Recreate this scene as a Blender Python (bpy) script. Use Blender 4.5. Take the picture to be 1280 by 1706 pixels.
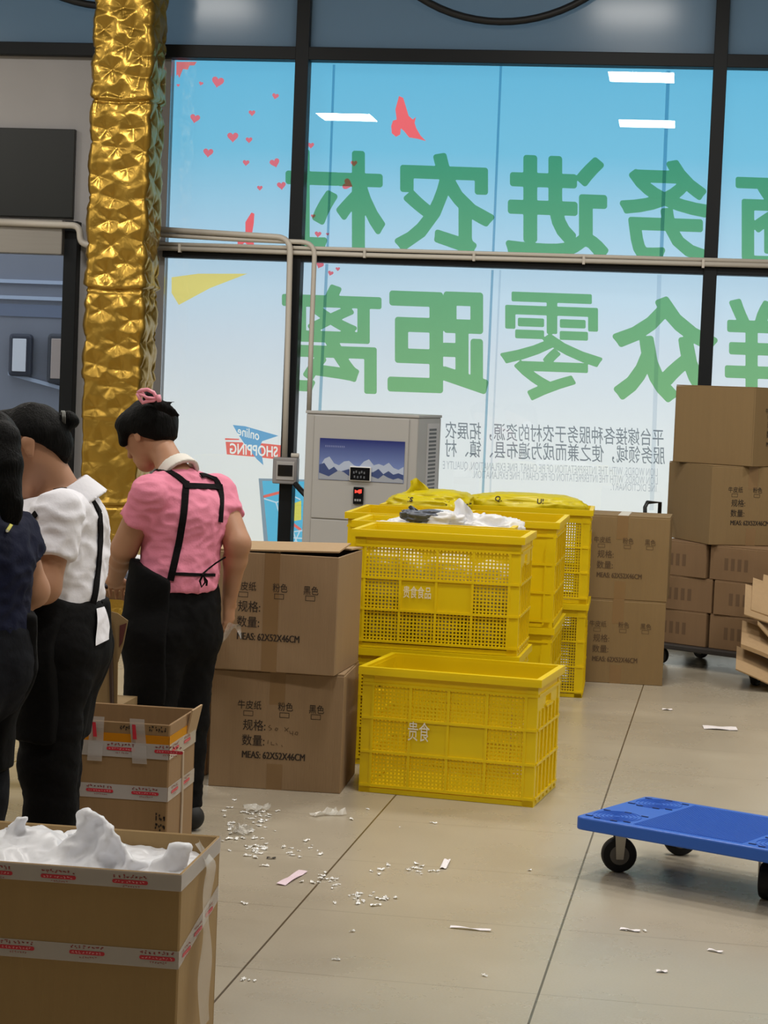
import bpy, bmesh, math, random
import numpy as np
from mathutils import Vector, Matrix, noise as mnoise
from mathutils.bvhtree import BVHTree
from mathutils.geometry import tessellate_polygon

SC = bpy.context.scene
COL = SC.collection
for o in list(bpy.data.objects):
    bpy.data.objects.remove(o)
R = math.radians

# ------------------------------------------------------------------ camera
FPX, CAM_H = 3450.0, 1.55                       # focal length in pixels of the 1280x1706 frame, eye height
YAW, PITCH, ROLL = R(8.0), math.atan(202 / FPX), 0.0405
cam_d = bpy.data.cameras.new('camera')
cam = bpy.data.objects.new('camera', cam_d); COL.objects.link(cam)
SC.camera = cam
cam_d.sensor_fit = 'VERTICAL'; cam_d.sensor_height = 24.0
cam_d.lens = 24.0 * FPX / 1706.0
cam_d.clip_start = 0.05; cam_d.clip_end = 200
C0 = Vector((0, 0, CAM_H))
FW = Vector((-math.sin(YAW) * math.cos(PITCH), math.cos(YAW) * math.cos(PITCH), -math.sin(PITCH)))
_rt = Vector((math.cos(YAW), math.sin(YAW), 0)); _up = _rt.cross(FW)
RT = _rt * math.cos(ROLL) + _up * math.sin(ROLL)
UP = _up * math.cos(ROLL) - _rt * math.sin(ROLL)
cam.matrix_world = Matrix(((RT.x, UP.x, -FW.x, C0.x), (RT.y, UP.y, -FW.y, C0.y), (RT.z, UP.z, -FW.z, C0.z), (0, 0, 0, 1)))

# ------------------------------------------------------------------ daylight, ceiling lamps, exposure
world = bpy.data.worlds.new('overcast_sky'); SC.world = world; world.use_nodes = True
bg = world.node_tree.nodes['Background']
bg.inputs[0].default_value = (0.95, 0.975, 1.0, 1); bg.inputs[1].default_value = 2.1
LAMP_W = {10.3: 70.0, 7.05: 74.0, 3.8: 48.0}
for lx in (-7.1, -3.8, -0.5, 2.8):
    for ly in (10.3, 7.05, 3.8):
        if (lx, ly) == (-3.8, 7.05): continue
        ld = bpy.data.lights.new('ceiling_panel_light', 'AREA'); ld.shape = 'SQUARE'; ld.size = 0.6
        ld.energy = LAMP_W[ly]; ld.color = (1.0, 0.96, 0.90)
        lo_ = bpy.data.objects.new('ceiling_panel_light', ld); COL.objects.link(lo_); lo_.location = (lx, ly, 4.55)
SC.view_settings.view_transform = 'Standard'; SC.view_settings.look = 'None'
SC.view_settings.exposure = 0.0; SC.view_settings.gamma = 1.0; SC.view_settings.use_curve_mapping = False
SC.cycles.max_bounces = 10; SC.cycles.transparent_max_bounces = 16
SC.cycles.caustics_reflective = False; SC.cycles.caustics_refractive = False
SC.cycles.sample_clamp_indirect = 6.0
SC.cycles.use_denoising = True

# ------------------------------------------------------------------ point finders (pixel of the photo -> place in the room)
def ray(px, py): return RT * ((px - 640) / FPX) + UP * ((853 - py) / FPX) + FW
def at_y(px, py, Y):
    d = ray(px, py); return C0 + d * (Y / d.y)
def at_z(px, py, Z=0.0):
    d = ray(px, py); return C0 + d * ((Z - CAM_H) / d.z)
def at_d(px, py, D): return C0 + ray(px, py) * D

# ------------------------------------------------------------------ materials
def lin(c):
    return tuple((v / 255 / 12.92) if v / 255 <= 0.04045 else ((v / 255 + 0.055) / 1.055) ** 2.4 for v in c)
_M = {}
def new_mat(name):
    m = bpy.data.materials.new(name); m.use_nodes = True
    nt = m.node_tree; bs = nt.nodes['Principled BSDF']
    return m, nt, bs
def mat(name, rgb, rough=0.6, metal=0.0, bump=0.0, bscale=60.0, var=0.0, vscale=6.0, stretch=None, coat=0.0, spec=0.5, transl=0.0):
    """principled surface with procedural colour variation and bump; rgb is sRGB 0..255"""
    if name in _M: return _M[name]
    m, nt, bs = new_mat(name)
    L, N = nt.links, nt.nodes
    c = lin(rgb)
    bs.inputs['Base Color'].default_value = (*c, 1); bs.inputs['Roughness'].default_value = rough
    bs.inputs['Metallic'].default_value = metal; bs.inputs['Specular IOR Level'].default_value = spec
    bs.inputs['Coat Weight'].default_value = coat
    tc = N.new('ShaderNodeTexCoord'); mp = N.new('ShaderNodeMapping'); L.new(tc.outputs['Object'], mp.inputs[0])
    if stretch: mp.inputs['Scale'].default_value = stretch
    if var > 0:
        nz = N.new('ShaderNodeTexNoise'); nz.inputs['Scale'].default_value = vscale; nz.inputs['Detail'].default_value = 5
        L.new(mp.outputs[0], nz.inputs['Vector'])
        mx = N.new('ShaderNodeMix'); mx.data_type = 'RGBA'
        mx.inputs['A'].default_value = (*[v * (1 - var) for v in c], 1); mx.inputs['B'].default_value = (*[min(1, v * (1 + var)) for v in c], 1)
        L.new(nz.outputs['Fac'], mx.inputs['Factor']); L.new(mx.outputs['Result'], bs.inputs['Base Color'])
    if bump > 0:
        nb = N.new('ShaderNodeTexNoise'); nb.inputs['Scale'].default_value = bscale; nb.inputs['Detail'].default_value = 4
        L.new(mp.outputs[0], nb.inputs['Vector'])
        bp = N.new('ShaderNodeBump'); bp.inputs['Strength'].default_value = bump; bp.inputs['Distance'].default_value = 0.01
        L.new(nb.outputs['Fac'], bp.inputs['Height']); L.new(bp.outputs[0], bs.inputs['Normal'])
    if transl > 0:
        tr = N.new('ShaderNodeBsdfTranslucent'); tr.inputs[0].default_value = (*c, 1)
        ms = N.new('ShaderNodeMixShader'); ms.inputs[0].default_value = transl
        out = N['Material Output']
        L.new(bs.outputs[0], ms.inputs[1]); L.new(tr.outputs[0], ms.inputs[2]); L.new(ms.outputs[0], out.inputs['Surface'])
    _M[name] = m
    return m
def ink(name, rgb_factor):
    """translucent printing ink: filters what shines through the sheet behind it"""
    if name in _M: return _M[name]
    m, nt, bs = new_mat(name); N, L = nt.nodes, nt.links
    t = N.new('ShaderNodeBsdfTransparent'); t.inputs[0].default_value = (*rgb_factor, 1)
    L.new(t.outputs[0], N['Material Output'].inputs['Surface']); N.remove(bs)
    _M[name] = m; return m
def glass_mat(name, tint=(1, 1, 1), rough=0.0, refl=1.0):
    if name in _M: return _M[name]
    m, nt, bs = new_mat(name); N, L = nt.nodes, nt.links; N.remove(bs)
    t = N.new('ShaderNodeBsdfTransparent'); t.inputs[0].default_value = (*tint, 1)
    g = N.new('ShaderNodeBsdfGlossy'); g.inputs['Roughness'].default_value = rough
    fr = N.new('ShaderNodeFresnel'); fr.inputs['IOR'].default_value = 1.5
    mm = N.new('ShaderNodeMath'); mm.operation = 'MULTIPLY'; mm.inputs[1].default_value = refl
    L.new(fr.outputs[0], mm.inputs[0])
    mx = N.new('ShaderNodeMixShader'); L.new(mm.outputs[0], mx.inputs[0]); L.new(t.outputs[0], mx.inputs[1]); L.new(g.outputs[0], mx.inputs[2])
    L.new(mx.outputs[0], N['Material Output'].inputs['Surface'])
    _M[name] = m; return m
def film_mat(name, alpha, rgb, rough=0.25):
    """clear plastic film / packing tape: partly see-through with a sheen"""
    if name in _M: return _M[name]
    m, nt, bs = new_mat(name)
    bs.inputs['Base Color'].default_value = (*lin(rgb), 1); bs.inputs['Roughness'].default_value = rough
    bs.inputs['Alpha'].default_value = alpha; bs.inputs['Specular IOR Level'].default_value = 0.7
    _M[name] = m; return m

KRAFT = mat('kraft_board', (144, 118, 87), 0.75, bump=0.12, bscale=25, var=0.07, vscale=5, stretch=(9, 9, 0.6))
KRAFT2 = mat('kraft_board_lighter', (166, 138, 102), 0.75, bump=0.12, bscale=25, var=0.08, vscale=6, stretch=(9, 9, 0.6))
KRAFT_N = mat('kraft_board_near', (158, 130, 86), 0.78, bump=0.1, bscale=25, var=0.06, vscale=4, stretch=(9, 9, 0.6))
KRAFT_B = mat('kraft_board_taped', (142, 112, 76), 0.78, bump=0.1, bscale=25, var=0.08, vscale=6, stretch=(9, 9, 0.6))
KRAFT_D = mat('kraft_board_plain', (132, 108, 72), 0.78, bump=0.1, bscale=25, var=0.06, vscale=4, stretch=(9, 9, 0.6))
TAPE_B = mat('brown_tape', (134, 106, 72), 0.35, var=0.05)
TAPE_W = film_mat('clear_tape', 0.55, (208, 202, 200), 0.22)
TAPE_O = film_mat('amber_tape', 0.75, (214, 140, 30), 0.22)
INKB = mat('black_print', (44, 33, 24), 0.8)
INKF = mat('faded_print', (84, 64, 44), 0.8)
RED = mat('red_mark', (196, 40, 58), 0.5)
REDM = mat('fine_red_print', (150, 60, 64), 0.6)
WHITEP = mat('white_print', (235, 230, 215), 0.6)
CRATE = mat('yellow_plastic', (246, 218, 8), 0.38, bump=0.03, bscale=80, var=0.05, vscale=4, transl=0.22)
BLACK = mat('black_paint', (20, 22, 24), 0.45)
RUBBER = mat('black_rubber', (18, 18, 19), 0.7, bump=0.05)
STEEL = mat('zinc_steel', (176, 172, 164), 0.35, metal=0.8)
BAGW = mat('white_bag_plastic', (248, 249, 253), 0.38, bump=0.25, bscale=18, transl=0.3)

# ------------------------------------------------------------------ mesh helpers
class MB:
    def __init__(s): s.v, s.f = [], []
    def add(s, vs, fs):
        b = len(s.v); s.v += [tuple(v) for v in vs]; s.f += [tuple(i + b for i in f) for f in fs]; return s
    def box(s, c, d, rot=None):
        x, y, z = (k / 2 for k in d)
        vs = [Vector((sx * x, sy * y, sz * z)) for sz in (-1, 1) for sx, sy in ((-1, -1), (1, -1), (1, 1), (-1, 1))]
        if rot is not None: vs = [rot @ v for v in vs]
        vs = [v + Vector(c) for v in vs]
        return s.add(vs, [(3, 2, 1, 0), (4, 5, 6, 7), (0, 1, 5, 4), (1, 2, 6, 5), (2, 3, 7, 6), (3, 0, 4, 7)])
    def bx(s, x0, x1, y0, y1, z0, z1): return s.box(((x0 + x1) / 2, (y0 + y1) / 2, (z0 + z1) / 2), (x1 - x0, y1 - y0, z1 - z0))
    def tube(s, path, r, n=10, caps=True):
        P = [Vector(p) for p in path]; rs = r if isinstance(r, (list, tuple)) else [r] * len(P)
        rings = []; prev = None
        for i, p in enumerate(P):
            t = (P[min(i + 1, len(P) - 1)] - P[max(i - 1, 0)]).normalized()
            if prev is None:
                a = t.orthogonal().normalized()
            else:
                a = (prev - t * prev.dot(t)); a = a.normalized() if a.length > 1e-6 else t.orthogonal().normalized()
            prev = a; b = t.cross(a)
            rings.append([p + (a * math.cos(2 * math.pi * k / n) + b * math.sin(2 * math.pi * k / n)) * rs[i] for k in range(n)])
        fs = []
        for i in range(len(P) - 1):
            for k in range(n):
                fs.append((i * n + k, i * n + (k + 1) % n, (i + 1) * n + (k + 1) % n, (i + 1) * n + k))
        if caps: fs += [tuple(range(n - 1, -1, -1)), tuple((len(P) - 1) * n + k for k in range(n))]
        return s.add([v for rr in rings for v in rr], fs)
    def lathe(s, prof, c=(0, 0, 0), axis='z', n=32):
        vs, fs = [], []
        for r, h in prof:
            for k in range(n):
                a = 2 * math.pi * k / n; x, y = r * math.cos(a), r * math.sin(a)
                p = {'z': (x, y, h), 'x': (h, x, y), 'y': (x, h, y)}[axis]
                vs.append((p[0] + c[0], p[1] + c[1], p[2] + c[2]))
        for i in range(len(prof) - 1):
            for k in range(n):
                q = (i * n + k, i * n + (k + 1) % n, (i + 1) * n + (k + 1) % n, (i + 1) * n + k)
                fs.append(q[::-1] if axis == 'y' else q)
        fs += [tuple(range(n - 1, -1, -1)), tuple((len(prof) - 1) * n + k for k in range(n))]
        return s.add(vs, fs)
    def poly(s, pts, thick):
        """pts: 3D outline in a plane, extruded by vector thick"""
        P = [Vector(p) for p in pts]; T = Vector(thick); n = len(P)
        return s.add(P + [p + T for p in P], [tuple(range(n - 1, -1, -1)), tuple(range(n, 2 * n))] + [(i, (i + 1) % n, n + (i + 1) % n, n + i) for i in range(n)])
    def grid(s, fn, nu, nv):
        vs = [fn(i / nu, j / nv) for j in range(nv + 1) for i in range(nu + 1)]
        fs = [(j * (nu + 1) + i, j * (nu + 1) + i + 1, (j + 1) * (nu + 1) + i + 1, (j + 1) * (nu + 1) + i) for j in range(nv) for i in range(nu)]
        return s.add(vs, fs)
    def mesh(s, name, m, smooth=False, bevel=0.0, seg=2, fix=True):
        me = bpy.data.meshes.new(name); me.from_pydata(s.v, [], s.f)
        if fix or bevel > 0:
            bm = bmesh.new(); bm.from_mesh(me)
            if fix: bmesh.ops.recalc_face_normals(bm, faces=bm.faces)
            if bevel > 0:
                es = [e for e in bm.edges if len(e.link_faces) == 2 and e.calc_face_angle(0) > 0.5]
                bmesh.ops.bevel(bm, geom=es, offset=bevel, segments=seg, profile=0.5, affect='EDGES', clamp_overlap=True)
            bm.to_mesh(me); bm.free()
        me.materials.append(m)
        if smooth:
            me.polygons.foreach_set('use_smooth', [True] * len(me.polygons))
        me.update(); return me
    def build(s, name, m, parent=None, label=None, smooth=False, bevel=0.0, seg=2, fix=True):
        return put(name, s.mesh(name, m, smooth, bevel, seg, fix), parent, label)
def put(name, me, parent=None, label=None):
    o = bpy.data.objects.new(name, me); COL.objects.link(o)
    if parent: o.parent = parent
    if label: o['label'] = label
    return o
def tag(o, label, cat, group=None, kind=None):
    o['label'] = label; o['category'] = cat
    if group: o['group'] = group
    if kind: o['kind'] = kind
    return o
def thing(name, label, cat, loc=(0, 0, 0), rz=0.0, group=None):
    o = bpy.data.objects.new(name, None); COL.objects.link(o); o.empty_display_size = 0.1
    o.location = loc; o.rotation_euler = (0, 0, rz)
    return tag(o, label, cat, group)
def struct(name, mb, m, **k):
    o = mb.build(name, m, **k); o['kind'] = 'structure'; return o
def dup(root, label, loc, rz=0.0, group=None):
    def cp(o, parent):
        c = o.copy(); COL.objects.link(c); c.parent = parent
        for ch in o.children: cp(ch, c)
        return c
    r = cp(root, None); r.location = loc; r.rotation_euler = (0, 0, rz); r['label'] = label
    if group: r['group'] = group
    return r

_TX = {}
def text_geo(body, bold=0.0):
    """outline of writing as flat faces; lower-left corner at 0,0, height about 1 per line"""
    k = (body, bold)
    if k not in _TX:
        c = bpy.data.curves.new('writing', 'FONT'); c.body = body; c.offset = bold; c.resolution_u = 3
        o = bpy.data.objects.new('writing', c); COL.objects.link(o)
        dg = bpy.context.evaluated_depsgraph_get(); dg.update()
        me = bpy.data.meshes.new_from_object(o.evaluated_get(dg))
        v = np.array([x.co[:2] for x in me.vertices]); f = [tuple(p.vertices) for p in me.polygons]
        bpy.data.objects.remove(o); bpy.data.curves.remove(c); bpy.data.meshes.remove(me)
        v = v - v.min(0); _TX[k] = (v, f)
    return _TX[k]
def text_fit(mb, body, fn, bold=0.0, mirror=False):
    """writing stretched over the unit square, fn(u,v) gives the place"""
    v, f = text_geo(body, bold); w = v / v.max(0)
    if mirror: w = np.stack([1 - w[:, 0], w[:, 1]], 1)
    return mb.add([fn(a, b) for a, b in w], f)
def text_front(mb, body, x, z, h, y, width=None, bold=0.0):
    """writing on a face that looks to -y; x,z = lower left"""
    v, f = text_geo(body, bold); s = h / v[:, 1].max(); sx = s if width is None else width / v[:, 0].max()
    return mb.add([(x + a * sx, y, z + b * s) for a, b in v], f)

# ------------------------------------------------------------------ smooth bodies: distance fields turned into one continuous surface
def nets(F, lo, h):
    S = F < 0; nx_, ny_, nz_ = F.shape
    c = np.zeros((nx_ - 1, ny_ - 1, nz_ - 1), np.int8)
    for i in (0, 1):
        for j in (0, 1):
            for k in (0, 1): c += S[i:nx_ - 1 + i, j:ny_ - 1 + j, k:nz_ - 1 + k]
    act = (c > 0) & (c < 8); ii = np.argwhere(act)
    idx = np.full(act.shape, -1, np.int64); idx[act] = np.arange(len(ii))
    acc = np.zeros((len(ii), 3)); cnt = np.zeros(len(ii))
    cs = [(i, j, k) for i in (0, 1) for j in (0, 1) for k in (0, 1)]
    for a in cs:
        for d in range(3):
            if a[d]: continue
            b = list(a); b[d] = 1
            fa = F[ii[:, 0] + a[0], ii[:, 1] + a[1], ii[:, 2] + a[2]]; fb = F[ii[:, 0] + b[0], ii[:, 1] + b[1], ii[:, 2] + b[2]]
            m_ = (fa < 0) != (fb < 0); t = np.where(m_, fa / np.where(fa == fb, 1, fa - fb), 0)
            p = np.tile(np.array(a, float), (len(ii), 1)); p[:, d] += t
            acc[m_] += p[m_]; cnt[m_] += 1
    V = np.array(lo) + h * (ii + acc / cnt[:, None])
    Q = []
    for d in range(3):
        e1, e2 = [(1, 2), (2, 0), (0, 1)][d]
        A = np.moveaxis(S, d, 0); ch = A[:-1] != A[1:]; g = np.argwhere(ch); sg = A[:-1][ch]
        pos = np.zeros((len(g), 3), int); pos[:, d] = g[:, 0]
        oth = [x for x in range(3) if x != d]; pos[:, oth[0]] = g[:, 1]; pos[:, oth[1]] = g[:, 2]
        ok = (pos[:, e1] >= 1) & (pos[:, e2] >= 1) & (pos[:, e1] < F.shape[e1] - 1) & (pos[:, e2] < F.shape[e2] - 1)
        pos, sg = pos[ok], sg[ok]
        def cell(da, db):
            q = pos.copy(); q[:, e1] += da; q[:, e2] += db; return idx[q[:, 0], q[:, 1], q[:, 2]]
        quad = np.stack([cell(-1, -1), cell(0, -1), cell(0, 0), cell(-1, 0)], 1)
        quad[~sg] = quad[~sg][:, ::-1]; Q.append(quad)
    Q = np.concatenate(Q); Q = Q[(Q >= 0).all(1)]
    return V, Q
def relax(V, Q, n_=2, f=0.5):
    for _ in range(n_):
        acc = np.zeros_like(V); cnt = np.zeros(len(V))
        for a, b in ((0, 1), (1, 2), (2, 3), (3, 0)):
            np.add.at(acc, Q[:, a], V[Q[:, b]]); np.add.at(cnt, Q[:, a], 1); np.add.at(acc, Q[:, b], V[Q[:, a]]); np.add.at(cnt, Q[:, b], 1)
        V = V * (1 - f) + f * acc / np.maximum(cnt, 1)[:, None]
    return V
class Field:
    def __init__(s, lo, hi, h):
        s.lo = np.array(lo, float); s.h = h; s.n = np.ceil((np.array(hi) - s.lo) / h).astype(int) + 1
        s.F = np.full(tuple(s.n), 0.5, np.float32)
        s.ax = [s.lo[d] + h * np.arange(s.n[d]) for d in range(3)]
    def win(s, lo, hi):
        i0 = np.clip(np.floor((np.array(lo) - s.lo) / s.h).astype(int), 0, s.n - 1); i1 = np.clip(np.ceil((np.array(hi) - s.lo) / s.h).astype(int) + 1, 1, s.n)
        return tuple(slice(a, b) for a, b in zip(i0, i1))
    def pts(s, w_): return s.ax[0][w_[0]][:, None, None], s.ax[1][w_[1]][None, :, None], s.ax[2][w_[2]][None, None, :]
    def cone(s, a, b, r1, r2, k=0.02, axis=None, fac=1.0, cut=None, sub=False):
        a, b = np.array(a, float), np.array(b, float); R_ = max(r1, r2) / (fac if fac < 1 else 1.0) + k + 2 * s.h
        w_ = s.win(np.minimum(a, b) - R_, np.maximum(a, b) + R_)
        X, Y, Z = s.pts(w_)
        if X.size == 0 or Y.size == 0 or Z.size == 0: return s
        P = [X - a[0], Y - a[1], Z - a[2]]; ab = b - a
        if axis is not None:
            axis = np.array(axis, float); axis = axis / np.linalg.norm(axis)
            dd = (P[0] * axis[0] + P[1] * axis[1] + P[2] * axis[2]) * (fac - 1)
            P = [P[i] + axis[i] * dd for i in range(3)]; ab = ab + axis * (ab @ axis) * (fac - 1)
        L2 = max(ab @ ab, 1e-9)
        t = np.clip((P[0] * ab[0] + P[1] * ab[1] + P[2] * ab[2]) / L2, 0, 1)
        d = np.sqrt((P[0] - t * ab[0]) ** 2 + (P[1] - t * ab[1]) ** 2 + (P[2] - t * ab[2]) ** 2) - (r1 + (r2 - r1) * t)
        if cut is not None:                              # flat end: (point, outward normal)
            q, nn = np.array(cut[0]), np.array(cut[1]); nn = nn / np.linalg.norm(nn)
            d = np.maximum(d, (X - q[0]) * nn[0] + (Y - q[1]) * nn[1] + (Z - q[2]) * nn[2])
        G = s.F[w_]
        if sub: G[...] = np.maximum(G, -d)
        else:
            hh = np.clip(0.5 + 0.5 * (G - d) / k, 0, 1); G[...] = G * (1 - hh) + d * hh - k * hh * (1 - hh)
        return s
    def plane(s, p, nrm):
        """keep the side the normal points away from"""
        p, nrm = np.array(p, float), np.array(nrm, float); nrm = nrm / np.linalg.norm(nrm)
        X, Y, Z = s.pts((slice(None),) * 3)
        s.F = np.maximum(s.F, ((X - p[0]) * nrm[0] + (Y - p[1]) * nrm[1] + (Z - p[2]) * nrm[2]).astype(np.float32)); return s
    def mesh(s, n_=2):
        F = np.pad(s.F, 1, constant_values=0.5); V, Q = nets(F, s.lo - s.h, s.h)
        return relax(V, Q, n_), Q
def vq_obj(name, V, Q, m_, parent, origin, label=None):
    me = bpy.data.meshes.new(name); me.from_pydata((V - np.array(origin)).tolist(), [], Q.tolist())
    me.materials.append(m_); me.polygons.foreach_set('use_smooth', [True] * len(me.polygons)); me.update()
    return put(name, me, parent, label)
def wrinkle(V, Q, amp, sc, seed, dirv=(1, 1, 2.2), fine=0.4):
    """push cloth in and out into soft folds along its normals"""
    n_ = np.zeros_like(V); a = V[Q[:, 1]] - V[Q[:, 0]]; b = V[Q[:, 3]] - V[Q[:, 0]]; fn = np.cross(a, b)
    for k in range(4): np.add.at(n_, Q[:, k], fn)
    n_ /= np.maximum(np.linalg.norm(n_, axis=1), 1e-9)[:, None]
    out = V.copy()
    for i, v in enumerate(V):
        p = Vector((v[0] * dirv[0] * sc, v[1] * dirv[1] * sc, v[2] * dirv[2] * sc)) + Vector((seed, seed * 2, 0))
        e = mnoise.noise(p) + fine * (0.4 - abs(mnoise.noise(p * 2.1)) * 2)
        out[i] += n_[i] * amp * e
    return out


def poly_field(loops, X, Y):
    """signed distance to closed outlines (even-odd), negative inside"""
    D = np.full(X.shape, 9.0); ins = np.zeros(X.shape, bool)
    for P in loops:
        for (x0, y0), (x1, y1) in zip(P, P[1:] + P[:1]):
            ex, ey = x1 - x0, y1 - y0; l2 = ex * ex + ey * ey
            if l2 < 1e-14: continue
            t = np.clip(((X - x0) * ex + (Y - y0) * ey) / l2, 0, 1)
            D = np.minimum(D, np.hypot(X - x0 - t * ex, Y - y0 - t * ey))
            if y0 != y1: ins ^= ((y0 > Y) != (y1 > Y)) & (X < (x1 - x0) * (Y - y0) / (y1 - y0) + x0)
    return np.where(ins, -D, D)
def field_faces(F, xs, ys):
    """flat faces covering the negative part of a 2D field"""
    vs, fs = [], []
    for j in range(len(ys) - 1):
        run = None
        for i in range(len(xs) - 1):
            q = [(i, j), (i + 1, j), (i + 1, j + 1), (i, j + 1)]; val = [F[b, a] for a, b in q]
            full = all(v < 0 for v in val)
            if full and run is None: run = i
            if (not full or i == len(xs) - 2) and run is not None:
                e = i if not full else i + 1; b = len(vs)
                vs += [(xs[run], ys[j]), (xs[e], ys[j]), (xs[e], ys[j + 1]), (xs[run], ys[j + 1])]; fs.append((b, b + 1, b + 2, b + 3)); run = None
            if not full and any(v < 0 for v in val):
                pts = []
                for k in range(4):
                    a, b2 = q[k], q[(k + 1) % 4]; va, vb = val[k], val[(k + 1) % 4]
                    if va < 0: pts.append((xs[a[0]], ys[a[1]]))
                    if (va < 0) != (vb < 0):
                        t = va / (va - vb); pts.append((xs[a[0]] + t * (xs[b2[0]] - xs[a[0]]), ys[a[1]] + t * (ys[b2[1]] - ys[a[1]])))
                if len(pts) > 2: b = len(vs); vs += pts; fs.append(tuple(range(b, b + len(pts))))
    return vs, fs
def heavy_glyph(ch, grow=0.028, n_=130):
    """heavy sign-painter weight of a character: its outline grown outwards"""
    v, f = text_geo(ch, 0.0); cnt = {}
    for p in f:
        for a, b in zip(p, p[1:] + p[:1]): k = (min(a, b), max(a, b)); cnt[k] = cnt.get(k, 0) + 1
    segs = [[tuple(v[a]), tuple(v[b])] for (a, b), c in cnt.items() if c == 1]
    mx = v.max(0); xs = np.linspace(-grow * 1.3, mx[0] + grow * 1.3, n_); ys = np.linspace(-grow * 1.3, mx[1] + grow * 1.3, n_)
    X, Y = np.meshgrid(xs, ys); D = np.full(X.shape, 9.0); ins = np.zeros(X.shape, bool)
    for (x0, y0), (x1, y1) in segs:
        ex, ey = x1 - x0, y1 - y0; l2 = max(ex * ex + ey * ey, 1e-14); t = np.clip(((X - x0) * ex + (Y - y0) * ey) / l2, 0, 1)
        D = np.minimum(D, np.hypot(X - x0 - t * ex, Y - y0 - t * ey))
        if y0 != y1: ins ^= ((y0 > Y) != (y1 > Y)) & (X < (x1 - x0) * (Y - y0) / (y1 - y0) + x0)
    vs, fs = field_faces(np.where(ins, -D, D) - grow, xs, ys)
    vs = np.array(vs); vs -= vs.min(0); return vs / vs.max(0), fs

# ------------------------------------------------------------------ floor
WALL_Y = 13.3
def floor_mat():
    m, nt, bs = new_mat('floor_tiles'); N, L = nt.nodes, nt.links
    tc = N.new('ShaderNodeTexCoord'); sp = N.new('ShaderNodeSeparateXYZ'); L.new(tc.outputs['Object'], sp.inputs[0])
    def math_(op, a, b=None, c=None):
        n = N.new('ShaderNodeMath'); n.operation = op
        for i, x in enumerate((a, b, c)):
            if x is None: continue
            if isinstance(x, (int, float)): n.inputs[i].default_value = x
            else: L.new(x, n.inputs[i])
        return n.outputs[0]
    u = math_('ADD', math_('MULTIPLY_ADD', sp.outputs[1], -0.0276, sp.outputs[0]), 0.437)
    v = math_('SUBTRACT', math_('MULTIPLY_ADD', sp.outputs[0], 0.0276, sp.outputs[1]), 5.31)
    lu = math_('LESS_THAN', math_('PINGPONG', u, 0.394), 0.0032)
    lv = math_('LESS_THAN', math_('PINGPONG', v, 0.336), 0.0016)
    line = math_('MAXIMUM', lu, math_('MULTIPLY', lv, 0.6))
    nz = N.new('ShaderNodeTexNoise'); nz.inputs['Scale'].default_value = 1.7; nz.inputs['Detail'].default_value = 8; nz.inputs['Roughness'].default_value = 0.65
    L.new(tc.outputs['Object'], nz.inputs['Vector'])
    cr = N.new('ShaderNodeValToRGB'); L.new(nz.outputs['Fac'], cr.inputs[0])
    cr.color_ramp.elements[0].position = 0.15; cr.color_ramp.elements[0].color = (*lin((170, 160, 142)), 1)
    cr.color_ramp.elements[1].position = 0.85; cr.color_ramp.elements[1].color = (*lin((186, 176, 156)), 1)
    nf = N.new('ShaderNodeTexNoise'); nf.inputs['Scale'].default_value = 140; nf.inputs['Detail'].default_value = 3
    L.new(tc.outputs['Object'], nf.inputs['Vector'])
    m1 = N.new('ShaderNodeMix'); m1.data_type = 'RGBA'; m1.blend_type = 'MULTIPLY'; m1.inputs['Factor'].default_value = 0.18
    L.new(cr.outputs[0], m1.inputs['A']); L.new(nf.outputs['Fac'], m1.inputs['B'])
    mx = N.new('ShaderNodeMix'); mx.data_type = 'RGBA'; L.new(line, mx.inputs['Factor'])
    L.new(m1.outputs['Result'], mx.inputs['A']); mx.inputs['B'].default_value = (*lin((88, 76, 58)), 1)
    L.new(mx.outputs['Result'], bs.inputs['Base Color'])
    rr = N.new('ShaderNodeMapRange'); rr.inputs['To Min'].default_value = 0.2; rr.inputs['To Max'].default_value = 0.36
    L.new(nz.outputs['Fac'], rr.inputs['Value']); L.new(rr.outputs[0], bs.inputs['Roughness'])
    return m
XL, XR, YB, ZC = -9.0, 6.0, -5.0, 4.6
struct('floor', MB().bx(XL, XR, YB, WALL_Y + 0.2, -0.1, 0.0), floor_mat())
PAINT = mat('off_white_paint', (186, 182, 172), 0.8, var=0.04)
struct('ceiling', MB().bx(XL, XR, YB, WALL_Y + 0.2, ZC, ZC + 0.1), PAINT)
struct('wall_left', MB().bx(XL - 0.1, XL, YB, WALL_Y + 0.2, 0, ZC), PAINT)
struct('wall_right', MB().bx(XR, XR + 0.1, YB, WALL_Y + 0.2, 0, ZC), PAINT)
struct('wall_back', MB().bx(XL, XR, YB - 0.1, YB, 0, ZC), PAINT)
# gray cladding of the window wall left of the glazing
GREYC = mat('grey_cladding', (166, 164, 165), 0.6, var=0.03)
w = MB()
w.bx(XL, -6.2, WALL_Y, WALL_Y + 0.12, 0, 3.66)
struct('wall_front', w, GREYC)
struct('trim_21', MB().bx(-6.2, -3.39, WALL_Y + 0.008, WALL_Y + 0.1, 2.56, 3.66), GREYC)
struct('trim_22', MB().bx(-3.96, -3.39, WALL_Y + 0.008, WALL_Y + 0.1, 0, 2.56), GREYC)
struct('trim_23', MB().bx(5.2, XR, WALL_Y, WALL_Y + 0.1, 0, 3.66), GREYC)

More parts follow.
